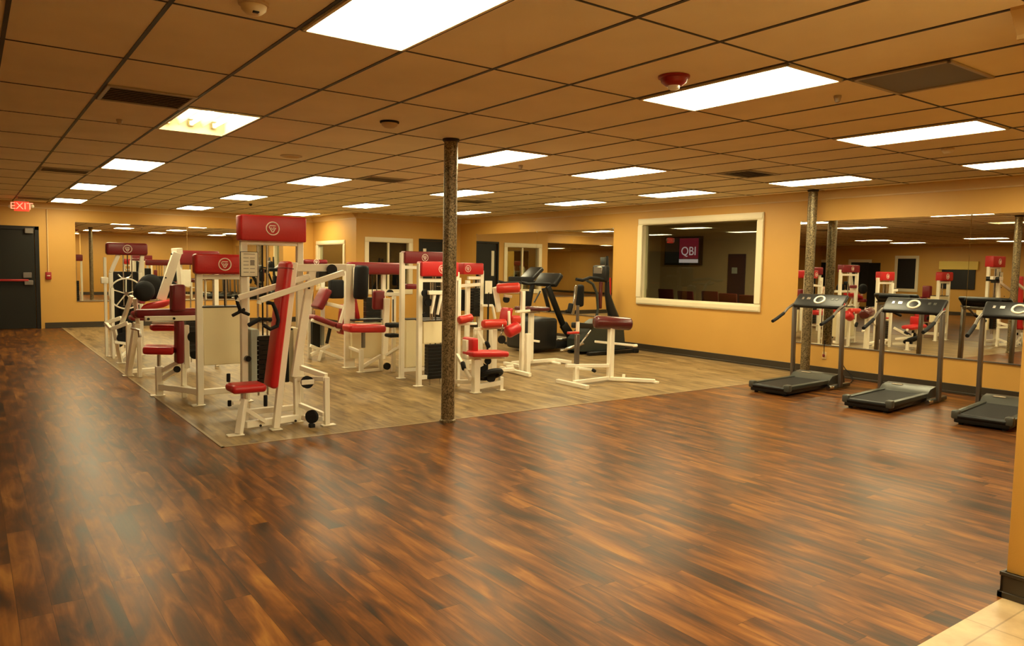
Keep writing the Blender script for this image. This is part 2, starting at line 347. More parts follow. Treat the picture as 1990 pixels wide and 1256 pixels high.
g = MB(); g.mm(RX+.06, RX+.068, WY0, WY1, WZ0, WZ1); S(g, 'pane', 'glass', parent=w)
def win_y(name, y, x0, x1, z0, z1, mull=(), cw=.08):
    fr = MB()
    for (a0, a1, b0, b1) in ((x0-cw, x1+cw, z1, z1+cw), (x0-cw, x1+cw, z0-cw, z0), (x0-cw, x0, z0, z1), (x1, x1+cw, z0, z1)):
        fr.mm(a0, a1, y-.022, y, b0, b1, .006, 2)
    fr.mm(x0-.01, x0+.006, y, y+.12, z0, z1); fr.mm(x1-.006, x1+.01, y, y+.12, z0, z1); fr.mm(x0, x1, y, y+.12, z0-.01, z0+.006); fr.mm(x0, x1, y, y+.12, z1-.006, z1+.01)
    for mx_ in mull: fr.mm(mx_-.025, mx_+.025, y+.02, y+.08, z0, z1, .004)
    w = S(fr, name, 'white_trim'); g = MB(); g.mm(x0, x1, y+.045, y+.053, z0, z1); S(g, 'pane', 'glass', parent=w); return w
fr = MB(); casing_x(fr, NX, w1a, w1b, z1a, z1b, .10, .022); w = S(fr, 'window_2', 'white_trim')
g = MB(); g.mm(NX+.05, NX+.058, w1a, w1b, z1a, z1b); S(g, 'pane', 'glass', parent=w)
win_y('window_3', NY, w2a, w2b, z2a, z2b, (5.60,), .11)
# black door with a narrow glass strip in the nook wall
d = MB(); d.mm(DX0+.005, DX1-.005, NY+.02, NY+.06, .005, DZ-.005, .003); dd = S(d, 'door_2', 'door_black')
d = MB(); d.mm(DX0-.05, DX0, NY-.02, NY+.02, 0, DZ+.05, .003); d.mm(DX1, DX1+.05, NY-.02, NY+.02, 0, DZ+.05, .003); d.mm(DX0, DX1, NY-.02, NY+.02, DZ, DZ+.05, .003); S(d, 'frame', 'door_black', parent=dd)
d = MB(); d.mm(6.54, 6.63, NY+.012, NY+.02, 1.28, 1.94, .003); S(d, 'glass_strip', 'paper', parent=dd)  # brightness of the glass is put into the pale paper colour
d = MB(); d.cyl((DX1-.08, NY+.02, 1.0), (DX1-.08, NY-.05, 1.0), .012, 10); d.cyl((DX1-.08, NY-.045, 1.0), (DX1-.2, NY-.045, 1.0), .01, 10); S(d, 'door_handle', 'silver', parent=dd)
# exit door on the back wall
d = MB(); d.mm(-3.62, -2.60, BY-.03, BY-.002, .01, 2.12, .003); d.mm(-2.585, -1.46, BY-.03, BY-.002, .01, 2.12, .003); dd = S(d, 'door_1', 'door_black')
d = MB(); d.mm(-3.70, -3.62, BY-.05, BY, 0, 2.20, .004); d.mm(-1.45, -1.37, BY-.05, BY, 0, 2.20, .004); d.mm(-3.70, -1.37, BY-.05, BY, 2.12, 2.20, .004); S(d, 'frame', 'black_metal', parent=dd)
pz = Y(45, 545, BY-.09).z
d = MB(); d.beam((-2.40, BY-.09, pz), (-1.58, BY-.09, pz), .05, .045, bev=.01); S(d, 'panic_bar', 'red_plastic', parent=dd)
d = MB(); d.mm(-1.66, -1.50, BY-.11, BY-.03, pz-.10, pz+.0, .008); d.mm(-1.68, -1.52, BY-.07, BY-.03, pz+.05, pz+.17, .008); d.mm(-1.63, -1.47, BY-.10, BY-.03, 2.04, 2.16, .01); S(d, 'lock_case', 'grey_steel', parent=dd)
# wall mirrors
def mirror_x(y0, y1, z0, z1, n, label):
    r = thing('wall_mirror', (RX, (y0+y1)/2, z0), label, 'mirror', None); L_ = (y1-y0)/n
    for i in range(n):
        a0, a1 = y0+i*L_+.0025, y0+(i+1)*L_-.0025
        m = MB(); m.mm(RX-.008, RX-.002, a0, a1, z0, z1); m.build('mirror_panel', 'mirror', r)
    m = MB(); m.mm(RX-.014, RX-.001, y0, y1, z0-.012, z0+.004, .002); m.build('bottom_rail', 'grey_steel', r)
    for i in range(n+1):
        yy = min(max(y0+i*L_, y0+.015), y1-.015); m = MB(); m.mm(RX-.016, RX-.001, yy-.012, yy+.012, z1-.012, z1+.012, .002); m.build('mirror_clip', 'silver', r)
def mirror_y(x0, x1, z0, z1, n, label):
    r = thing('wall_mirror', ((x0+x1)/2, BY, z0), label, 'mirror', None); L_ = (x1-x0)/n
    for i in range(n):
        a0, a1 = x0+i*L_+.0025, x0+(i+1)*L_-.0025
        m = MB(); m.mm(a0, a1, BY-.008, BY-.002, z0, z1); m.build('mirror_panel', 'mirror', r)
    m = MB(); m.mm(x0, x1, BY-.014, BY-.001, z0-.012, z0+.004, .002); m.build('bottom_rail', 'grey_steel', r)
mirror_x(-.72, 4.08, .455, 2.28, 2, 'large frameless wall mirror behind the three treadmills')
mirror_x(8.15, 13.05, .56, 2.31, 2, 'frameless wall mirror between the white framed window and the far right doorway')
mirror_y(-.69, 3.95, .59, 2.33, 2, 'wide mirror on the back wall beside the black exit door')
# side room behind the large window
SX = 12.0
s = MB(); s.mm(SX, SX+.1, 2.6, 11.0, 0, 2.75); s.mm(RX+T, SX, 2.5, 2.6, 0, 2.75); s.mm(RX+T, SX, 11.0, 11.1, 0, 2.75); S(s, 'wall_office', 'office_wall')
s = MB(); s.mm(RX+T, SX, 2.6, 11.0, 2.65, 2.75); S(s, 'ceiling', 'office_wall')
s = MB(); s.mm(RX+T, SX, 2.6, 11.0, -.1, 0); S(s, 'floor', 'office_dark')
p0, p1 = X(1417, 494, SX), X(1447, 580, SX)
s = MB(); s.mm(SX-.03, SX-.001, p1.y, p0.y, 0, p0.z, .003); dd = S(s, 'door_3', 'purple_dark')
q0, q1 = X(1424, 520, SX), X(1434, 532, SX); s = MB(); s.mm(SX-.035, SX-.03, q1.y, q0.y, q1.z, q0.z); S(s, 'notice', 'shroud_grey', parent=dd)
# features of the far left wall, seen in the right wall mirror
VX = 2*RX-LX
def lw(px, py): p = X(px, py, VX); return p.y, p.z
for nm_, pa_, pb_, m_ in (('window_4', (1655, 510), (1686, 575), 'screen_dark'), ('window_5', (1746, 503), (1778, 560), 'screen_dark'), ('window_6', (1553, 510), (1615, 560), 'screen_dark')):
    (ya, za), (yb, zb) = lw(*pa_), lw(*pb_); zb = .95; y0, y1 = min(ya, yb), max(ya, yb)
    k = MB()
    for q in ((y0-.12, y1+.12, za, za+.12), (y0-.12, y1+.12, zb-.12, zb), (y0-.12, y0, zb, za), (y1, y1+.12, zb, za)): k.mm(LX, LX+.03, *q, .004)
    w = S(k, nm_, 'white_trim'); k = MB(); k.mm(LX+.002, LX+.012, y0, y1, zb, za); S(k, 'pane', 'black_glossy', parent=w)
(ya, za), (yb, zb) = lw(1689, 511), lw(1712, 511); k = MB(); k.mm(LX, LX+.04, yb, ya, 0, za, .004); S(k, 'door_4', 'door_black')
(ya, za), (yb, zb) = lw(1832, 524), lw(1896, 541); k = MB(); k.mm(LX, LX+.05, yb, ya, 1.0, za, .004); S(k, 'window_7', 'black_glossy')
(yc, zc) = lw(1832, 508); k = MB(); k.mm(LX, LX+.10, yb-.1, ya+.1, za, zc, .01); S(k, 'trim_7', 'yellow_lit')  # lit band over the opening, its light put into a brighter yellow
# ------------------------------------------------------------------ ceiling lights
ORD = ['nearest', 'second', 'third', 'fourth', 'fifth', 'sixth', 'seventh']
def light_at(x0, y0, label, group='flat white light panels in the ceiling grid'):
    r = thing('ceiling_light', (x0+GU/2, y0+GV/2, HC-.02), label, 'ceiling light', group)
    m = MB(); z0, z1 = HC-.016, HC-.001
    m.mm(x0+.014, x0+.034, y0+.014, y0+GV-.014, z0, z1, .002); m.mm(x0+GU-.034, x0+GU-.014, y0+.014, y0+GV-.014, z0, z1, .002)
    m.mm(x0+.014, x0+GU-.014, y0+.014, y0+.034, z0, z1, .002); m.mm(x0+.014, x0+GU-.014, y0+GV-.034, y0+GV-.014, z0, z1, .002); m.build('frame', 'white_trim', r)
    m = MB(); m.mm(x0+.03, x0+GU-.03, y0+.03, y0+GV-.03, HC-.012, HC-.006); m.build('diffuser', 'diffuser', r)
cols_ = {-2: ('leftmost row', [0, 2, 3, 4]), 2: ('second row from the left', [0, None, 2, 3, 4]), 6: ('third row from the left', [0, 1, 2, 3, 4]), 10: ('rightmost row', [0, 2, 3])}
for cu, (nm, rows) in cols_.items():
    k = 0
    for r_ in rows:
        if r_ is None: k += 1; continue
        if cu == -2 and k == 1: k = 2
        light_at(cu*GU, r_*3*GV, 'white ceiling light panel, %s from the camera in the %s' % (ORD[k], nm)); k += 1
light_at(3*GU, 3*GV, 'bright flat ceiling light panel just right of the central steel column top')
light_at(10*GU, 2*GV, 'bright flat ceiling light panel in front of the column top at the right wall')
light_at(10*GU, 4*GV, 'bright flat ceiling light panel above the large white framed window')
for cu, y0, nm in ((-14, 6, 'third'), (-14, 9, 'far corner'), (-14, -3, 'lobby far'), (-18, 0, 'lobby end'), (-18, 6, 'wall side'), (-18, 9, 'wall corner'), (-2, -3, 'overhead'), (2, -4, 'lobby'), (0, -2, 'corner')):  # unseen panels added to brighten the lobby, wall end and left area
    light_at(cu*GU, y0*GV, '%s ceiling light panel, %s' % (nm, 'added unseen over the stone tiles behind the camera' if y0 < 0 else 'added unseen at the far left'), 'added light panels out of view')
# the open fixture with bare tubes
r = thing('ceiling_light', ((hx0+hx1)/2, (hy0+hy1)/2, HC), 'ceiling light without diffuser showing bare tubes, beside the louvred vent', 'ceiling light')
m = MB(); zt = HC+.11
m.mm(hx0, hx0+.01, hy0, hy1, HC, zt); m.mm(hx1-.01, hx1, hy0, hy1, HC, zt); m.mm(hx0, hx1, hy0, hy0+.01, HC, zt); m.mm(hx0, hx1, hy1-.01, hy1, HC, zt); m.mm(hx0, hx1, hy0, hy1, zt, zt+.01)
for xx in (hx0+GU/3, hx0+2*GU/3): m.add([(xx-.03, hy0+.01, zt), (xx+.03, hy0+.01, zt), (xx, hy0+.01, zt-.06), (xx-.03, hy1-.01, zt), (xx+.03, hy1-.01, zt), (xx, hy1-.01, zt-.06)], [(0, 2, 5, 3), (2, 1, 4, 5), (0, 1, 2), (3, 5, 4)])
m.build('reflector', 'reflector', r)
for k in range(3):
    xx = hx0+GU*(k+.5)/3; m = MB(); m.cyl((xx, hy0+.06, zt-.04), (xx, hy1-.06, zt-.04), .016, 12); m.build('tube', 'tube_glow', r)
    for yy in (hy0+.035, hy1-.035): m = MB(); m.box((xx, yy, zt-.04), (.04, .05, .05), .005); m.build('lamp_holder', 'white_trim', r)
m = MB(); m.mm(hx0+.014, hx0+.03, hy0+.014, hy1-.014, HC-.012, HC+.004); m.mm(hx1-.03, hx1-.014, hy0+.014, hy1-.014, HC-.012, HC+.004); m.mm(hx0+.014, hx1-.014, hy0+.014, hy0+.03, HC-.012, HC+.004); m.mm(hx0+.014, hx1-.014, hy1-.03, hy1-.014, HC-.012, HC+.004); m.build('frame', 'white_trim', r)
# unseen area lamps added to brighten the rooms behind the glass
def room_fill(loc, e, size, col=(1, .8, .5)):
    l = bpy.data.lights.new('room_fill', 'AREA'); l.energy = e; l.color = col; l.size = size; o = bpy.data.objects.new('room_fill', l); COL.objects.link(o); o.location = loc; tag(o, 'added unseen lamp brightening the room behind the glass', 'lamp', None, 'structure')
room_fill((10.0, 6.5, 2.6), 90, 1.2); room_fill((6.2, 15.4, 2.65), 16, .8)
#PART2
# ------------------------------------------------------------------ columns
def column(x, y, r, label):
    t = thing('steel_column', (x, y, 0), label, 'column', None)
    m = MB(); m.cyl((x, y, 0), (x, y, HC+.05), r, 32); m.build('pipe', 'column_metal', t)
    m = MB(); m.lathe((x, y, 0), [(r+.012, 0), (r+.012, .02), (r+.003, .03)], 32); m.build('base_collar', 'column_metal', t)
    m = MB(); m.lathe((x, y, HC-.03), [(r+.003, 0), (r+.014, .012), (r+.014, .028)], 32); m.build('top_collar', 'tee', t)
column(1.12, 3.56, .066, 'dark speckled steel column standing at the edge of the light planks')
column(7.34, 3.72, .066, 'dark steel column beside the right wall behind a treadmill')

# ------------------------------------------------------------------ emblem: ring with a rounded triangular letter inside
def emblem(parent, c, nrm, R, m='logo_cream'):
    c = Vector(c); n_, a, b = frame_of(nrm); a = n_.cross(Vector((0, 0, 1))).normalized() * -1; b = Vector((0, 0, 1))
    k = MB(); k.ring(c, nrm, R, R*.085, 36, 6); P_ = lambda u, v: c + a*u*R + b*v*R
    pts = [(.45, .42), (-.42, .44), (-.56, .22), (-.12, -.56), (.08, -.56), (.46, .10), (.05, .12)]
    k.tube([P_(*p) for p in pts], R*.085, 6); k.tube([P_(-.24, .16), P_(-.02, -.24), P_(.16, .0)], R*.07, 6)
    k.build('emblem', m, parent)

def header(parent, x0, x1, y, z0, z1, dep=.13, m='red_vinyl', logo=True, lx=None, R=None, bev=.03):
    """padded name board facing -y"""
    k = MB(); k.mm(x0, x1, y, y+dep, z0, z1, bev, 3); h = k.build('header_board', m, parent)
    if logo: emblem(h, ((lx if lx is not None else (x0+x1)/2), y-.002, (z0+z1)/2), (0, -1, 0), R or (z1-z0)*.24)
    return h
def stack(parent, x0, x1, y, z0, z1, ztop, n=10):
    """weight stack of black plates on two guide rods with a selector rod"""
    yc = y; hh = (z1-z0)/n
    for i in range(n):
        k = MB(); k.mm(x0, x1, yc-.05, yc+.05, z0+i*hh+.0012, z0+(i+1)*hh-.0012, .002); k.build('weight_plate', 'black_metal', parent)
    for xx in (x0+(x1-x0)*.2, x1-(x1-x0)*.2): k = MB(); k.cyl((xx, yc, z0-.12), (xx, yc, ztop), .010, 10); k.build('guide_rod', 'silver', parent)
    k = MB(); k.cyl(((x0+x1)/2, yc, z1), ((x0+x1)/2, yc, ztop), .008, 8); k.build('cable', 'black_metal', parent)
def foot(parent, x, y, w=.12, d=.07):
    k = MB(); k.mm(x-w/2, x+w/2, y-d/2, y+d/2, 0, .012, .003); k.build('foot_plate', 'white_paint', parent)
def post(parent, x, y, z0, z1, w=.06, m='white_paint', name='upright'):
    k = MB(); k.mm(x-w/2, x+w/2, y-w/2, y+w/2, z0, z1, .005); return k.build(name, m, parent)
def beam(parent, p, q, w=.05, h=None, m='white_paint', name='frame_beam', up=(0, 0, 1)):
    k = MB(); k.beam(p, q, w, h, up); return k.build(name, m, parent)
def bolt(parent, c, n=(0, -1, 0), r=.011):
    k = MB(); c = Vector(c); n = Vector(n); k.cyl(c, c+n*.012, r, 8); k.build('bolt', 'black_metal', parent)
def pulley(parent, c, r, ax=(0, 1, 0), m='black_rubber'):
    k = MB(); k.lathe(Vector(c)-Vector(ax)*.015, [(r*.3, 0), (r, 0), (r*.86, .01), (r*.86, .02), (r, .03), (r*.3, .03)], 24, ax); k.build('pulley', m, parent)

# ================================================================== 1  seated press in the foreground
def press_machine():
    T_ = thing('chest_press_machine', (-.35, 4.2, 0), 'white seated press machine with a tall red backrest, nearest to the camera, under the highest header board', 'gym machine')
    T_['label'] = 'white press machine with tall red backrest, nearest the camera, under the highest red header'
    y = 4.10
    # tower
    ty = 4.50; xl, xr = Y(473, 500, ty).x, Y(582, 500, ty).x
    zt = Y(525, 468, ty).z
    post(T_, xl, ty, 0, zt+.06); post(T_, xr, ty, .0, zt+.06)
    foot(T_, xl, ty); foot(T_, xr, ty)
    h0, h1 = Y(466, 443, ty-.06), Y(593, 451, ty-.06)
    header(T_, h0.x, h1.x, ty-.10, Y(525, 469, ty-.06).z, Y(525, 420, ty-.06).z, .17, 'red_vinyl', True, Y(530, 445, ty-.1).x, .060, .014)
    beam(T_, (xl, ty, zt-.02), (xr, ty, zt-.02), .05)
    beam(T_, (xl, ty, .10), (xr, ty, .10), .05)
    sx0, sx1 = Y(496, 700, ty).x, Y(526, 700, ty).x; z1 = Y(510, 652, ty).z; z0 = Y(510, 744, ty).z
    stack(T_, sx0, sx1, ty, z0, z1, zt)
    for a, b_ in ((Y(479, 700, ty+.1).x, Y(494, 700, ty+.1).x), (Y(560, 700, ty+.1).x, Y(573, 700, ty+.1).x)):
        k = MB(); k.mm(a, b_, ty-.05, ty+.20, z0-.02, Y(486, 640, ty).z, .006); k.build('stack_shroud', 'shroud_grey' if a < 0 and a < sx0 else 'cream_panel', T_)
    # placard
    a, b_ = Y(468, 490, ty-.06), Y(500, 537, ty-.06)
    k = MB(); k.mm(a.x-.006, b_.x+.006, ty-.062, ty-.05, b_.z-.006, a.z+.006, .002); pl = k.build('instruction_placard', 'black_metal', T_)
    k = MB(); k.mm(a.x, b_.x, ty-.066, ty-.062, b_.z, a.z); k.build('placard_sheet', 'paper', pl)
    k = MB(); wd_ = b_.x-a.x; ht = a.z-b_.z
    k.mm(a.x+wd_*.15, b_.x-wd_*.15, ty-.068, ty-.066, a.z-ht*.09, a.z-ht*.06)
    for rr in range(5):
        for cc in (0, 1): k.mm(a.x+wd_*(.14+.4*cc), a.x+wd_*(.46+.38*cc), ty-.068, ty-.066, a.z-ht*(.22+.15*rr)-.006, a.z-ht*(.22+.15*rr))
    k.mm(a.x+wd_*.56, b_.x-wd_*.18, ty-.0675, ty-.066, b_.z+ht*.45, b_.z+ht*.68); k.build('placard_print', 'print_grey', pl)
    # seat column and base
    y = 4.05
    f0 = Z(464, 846); sx, sz = Y(474, 776, y), Y(476, 760, y)
    beam(T_, (f0.x, f0.y, .01), (sx.x, y, sx.z), .055, name='seat_post'); foot(T_, f0.x-.03, f0.y, .14, .08)
    k = MB(); k.cyl((sx.x, y, sx.z-.02), (sx.x, y, sx.z+.07), .022, 14); k.build('seat_tube', 'chrome', T_)
    a, b_ = Y(477, 826, y), Y(578, 812, y+.18); beam(T_, a, b_, .055, .06)
    beam(T_, Y(478, 796, y), Y(516, 820, y), .035)
    bolt(T_, Y(504, 826, y)-Vector((0, .03, 0))); bolt(T_, Y(574, 818, y)-Vector((0, .0, 0)))
    # backrest upright + pad
    a, b_ = Y(536, 832, y), Y(571, 510, y); beam(T_, (a.x, y, a.z+.0), b_, .06, .05, name='backrest_upright', up=(0, 1, 0)); foot(T_, a.x, y, .10, .1)
    p0, p1 = Y(526, 753, y), Y(556, 508, y); off = Vector((-.0, 0, 0))
    k = MB(); d_, s_, t_ = frame_of(p1-p0, (0, 1, 0)); c_ = (p0+p1)/2
    k.obox(c_, (p1-p0)/2, Vector((0, .115, 0)), s_*.036, .03, 4); bp = k.build('backrest_pad', 'red_vinyl', T_)
    k = MB(); q0 = p1-(p1-p0)*.055; k.obox(q0, (p1-p0).normalized()*.004, Vector((0, .118, 0)), s_*.039, .002); k.build('pad_seam', 'dark_red_vinyl', bp)
    # seat
    c_ = Y(478, 753, y); k = MB(); k.box(c_, (.30, .26, .075), .034, 4); k.build('seat_pad', 'red_vinyl', T_)
    beam(T_, Y(452, 784, y), Y(472, 783, y), .03, name='seat_lever')
    for px, py0, py1 in ((444, 743, 726), (516, 790, 768), (446, 790, 778)):
        k = MB(); a, b_ = Y(px, py0, y-.16 if px > 500 else y+.1), Y(px, py1, y-.16 if px > 500 else y+.1); k.roller(a, b_, .017, 12); k.build('adjust_grip', 'black_rubber', T_)
    k = MB(); k.cyl(Y(478, 696, ty)-Vector((0, .08, 0)), Y(478, 696, ty)-Vector((0, .03, 0)), .027, 16); k.build('selector_knob', 'black_metal', T_)
    # arms: near and far, with curved handles
    for side, (px0, py0, px1, py1, yy) in enumerate(((505, 584, 668, 530, 3.93), (463, 579, 601, 537, 4.27))):
        a, b_ = Y(px0, py0, yy), Y(px1, py1, yy); am = beam(T_, a, b_, .042, .050, name='press_arm')
        k = MB(); k.tube([a, a+Vector((-.01, 0, -.03))], .02, 10); k.build('arm_tip', 'white_paint', am)
    # handles
    hy = 3.93
    k = MB(); k.tube([Y(518, 588, hy), Y(530, 590, hy), Y(536, 604, hy), Y(541, 622, hy), Y(538, 636, hy)], .017, 12); k.tube([Y(538, 634, hy), Y(525, 640, hy-.02), Y(512, 632, hy-.03)], .017, 10)
    k.roller(Y(482, 633, hy), Y(507, 619, hy), .019, 12); k.tube([Y(505, 620, hy), Y(528, 622, hy)], .014, 10); k.build('handle', 'black_rubber', T_)
    hy = 4.27
    k = MB(); k.tube([Y(459, 574, hy), Y(462, 590, hy), Y(467, 604, hy)], .016, 12); k.roller(Y(451, 614, hy), Y(476, 601, hy), .015, 12); k.roller(Y(463, 603, hy), Y(485, 612, hy), .015, 12); k.build('handle', 'black_rubber', T_)
    # rear slanted support and pulley frame
    y2 = 4.28
    for dy in (-.07,):
        beam(T_, Y(606, 526, y2), Y(573, 733, y2), .075, .05, up=(0, 1, 0), name='rear_support')
    pp = Y(576, 735, y2); pb = Z(577, 820); beam(T_, (pp.x, y2, pp.z), (pp.x+.01, y2, .0), .055, name='upright'); foot(T_, pp.x+.01, y2, .1, .08)
    beam(T_, Y(575, 521, y2), Y(672, 520, y2), .06, .07, name='top_arm')
    yr = 3.98; r0 = Y(634, 733, yr); beam(T_, (r0.x, yr, r0.z), (r0.x+.005, yr, .0), .048, name='upright'); foot(T_, r0.x+.02, yr, .13, .07)
    beam(T_, Y(583, 714, y2), Y(634, 731, yr), .045); beam(T_, Y(578, 736, y2), Y(632, 736, yr), .045); beam(T_, Y(580, 786, y2), Y(630, 806, yr), .04)
    beam(T_, Y(588, 812, y2-.1), Y(630, 814, yr), .045)
    pulley(T_, Y(597, 743, 4.05), .058); k = MB(); c_ = Y(598, 743, 4.02); k.box(c_, (.12, .012, .045), .004); k.build('pulley_bracket', 'white_paint', T_)
    pulley(T_, Y(606, 810, 3.98), .062, (.8, .6, 0)); k = MB(); k.box(Y(606, 828, 3.98)+Vector((0, 0, .0)), (.05, .05, .045), .006); k.build('rubber_stop', 'black_rubber', T_)
    # counterweight and bearing at the top rear
    k = MB(); k.cyl(Y(645, 524, 4.20), Y(645, 524, 4.42), .050, 18); k.build('bearing', 'black_metal', T_)
    k = MB(); k.mm(Y(617, 535, y2).x, Y(655, 535, y2).x, y2-.05, y2+.05, Y(630, 541, y2).z, Y(630, 528, y2).z, .006); k.build('counterweight', 'black_metal', T_)
    for px, py in ((563, 600), (566, 640), (600, 560)): bolt(T_, Y(px, py, y2-.04))
    k = MB(); a = Y(558, 634, y2-.03); k.box(a, (.08, .02, .02), .006); k.build('adjust_plate', 'dark_red_vinyl', T_)
    k = MB(); a = Y(555, 680, 4.45); k.mm(a.x-.018, a.x+.018, 4.40, 4.52, .37, .83, .004); k.build('counter_stack', 'black_metal', T_)
press_machine()

# ================================================================== 2  machine with the white stack panel
def row_machine():
    T_ = thing('chest_supported_row_machine', (-.6, 5.9, 0), 'white machine with big cream stack panel and red header left of the nearest press machine', 'gym machine')
    ty = 5.60; xl, xr = Y(387, 600, ty).x, Y(474, 600, ty).x+.02; zt = Y(420, 533, ty).z
    post(T_, xl, ty, 0, zt+.1, .065); post(T_, xr, ty, 0, zt+.1, .065); foot(T_, xl-.02, ty, .13, .09); foot(T_, xr, ty, .13, .09)
    header(T_, Y(378, 510, ty-.06).x, xr+.04, ty-.08, zt, Y(420, 494, ty-.06).z, .15, 'red_vinyl', True, Y(437, 513, ty-.08).x, .062)
    a, b_ = Y(393, 598, ty), Y(467, 706, ty)
    k = MB(); k.mm(a.x, b_.x+.04, ty-.03, ty+.18, b_.z, a.z, .006); k.build('stack_panel', 'cream_panel', T_)
    k = MB(); k.mm(a.x-.01, b_.x+.05, ty-.034, ty+.19, a.z, a.z+.012, .002); k.build('panel_cap', 'tee', T_)
    for xx in ((a.x*2+b_.x)/3, (a.x+b_.x*2)/3): k = MB(); k.cyl((xx, ty+.06, a.z), (xx, ty+.06, zt), .011, 10); k.build('guide_rod', 'silver', T_)
    k = MB(); k.cyl(((a.x+b_.x)/2+.05, ty+.06, a.z), ((a.x+b_.x)/2+.05, ty+.06, zt), .006, 8); k.build('cable', 'black_metal', T_)
    beam(T_, (xl, ty, .14), (xr, ty, .14), .06)
    beam(T_, (xl, ty, zt-.03), (xr, ty, zt-.03), .05)
    # seat side: reaches back from the tower
    y = 6.15
    f0 = Z(310, 769); fx = f0.x; fy = f0.y
    p1 = Y(309, 712, fy); post(T_, fx, fy, 0, p1.z, .075, name='seat_post'); foot(T_, fx-.02, fy, .15, .09)
    beam(T_, (fx, fy, .10), (xl, ty+.05, .14), .06)
    beam(T_, Y(314, 722, fy), Y(350, 703, 6.2), .05); beam(T_, Y(314, 738, fy), Y(352, 714, 6.2), .05)
    k = MB(); a = Y(309, 712, fy); b_ = Y(309, 686, fy); k.cyl(a, b_, .020, 14); k.build('seat_tube', 'silver', T_)
    a, b_ = Y(279, 679, 6.36), Y(339, 680, 6.20); k = MB(); k.obox((a+b_)/2, (b_-a)/2, Vector((.04, .16, 0)), Vector((0, 0, .042)), .03, 4); k.build('seat_pad', 'red_vinyl', T_)
    for px, py0, py1, w_, m_ in ((348, 706, 622, .085, 'dark_red_vinyl'), (345, 604, 553, .15, 'dark_red_vinyl')):
        a, b_ = Y(px, py0, 6.12), Y(px, py1, 6.12); k = MB(); k.obox((a+b_)/2, (b_-a)/2, Vector((w_/2*.9, 0, 0)), Vector((0, .09, 0)), .025, 3); k.build('chest_pad', m_, T_)
    post(T_, Y(362, 660, 6.15).x, 6.15, Y(362, 712, 6.15).z-.02, Y(362, 632, 6.15).z, .055)
    a, b_ = Y(281, 620, 6.05), Y(381, 618, 6.05); beam(T_, a, b_, .05, .055, name='lever_arm')
    for t_ in (.06, .55): bolt(T_, a.lerp(b_, t_)-Vector((0, .03, 0)), r=.014)
    a, b_ = Y(262, 610, 6.35), Y(382, 607, 6.2); k = MB(); k.obox((a+b_)/2, (b_-a)/2, Vector((0, .07, 0)), Vector((0, 0, .048)), .035, 4); k.build('arm_pad', 'dark_red_vinyl', T_)
    a, b_ = Y(292, 637, 6.5), Y(342, 637, 6.4); k = MB(); k.obox((a+b_)/2, (b_-a)/2, Vector((0, .07, 0)), Vector((0, 0, .035)), .03, 4); k.build('lower_pad', 'red_vinyl', T_)
    beam(T_, Y(296, 628, 6.45), Y(356, 628, 6.3), .03)
    beam(T_, (Y(357, 700, 6.15).x, 6.15, .12), (xl, ty, .12), .05)
    post(T_, Y(357, 700, 6.15).x, 6.15, 0, Y(357, 712, 6.15).z+.03, .05); 
    pulley(T_, Y(344, 718, 6.1), .035); pulley(T_, Y(376, 655, 6.0), .06); pulley(T_, Y(378, 690, 6.0), .045)
row_machine()

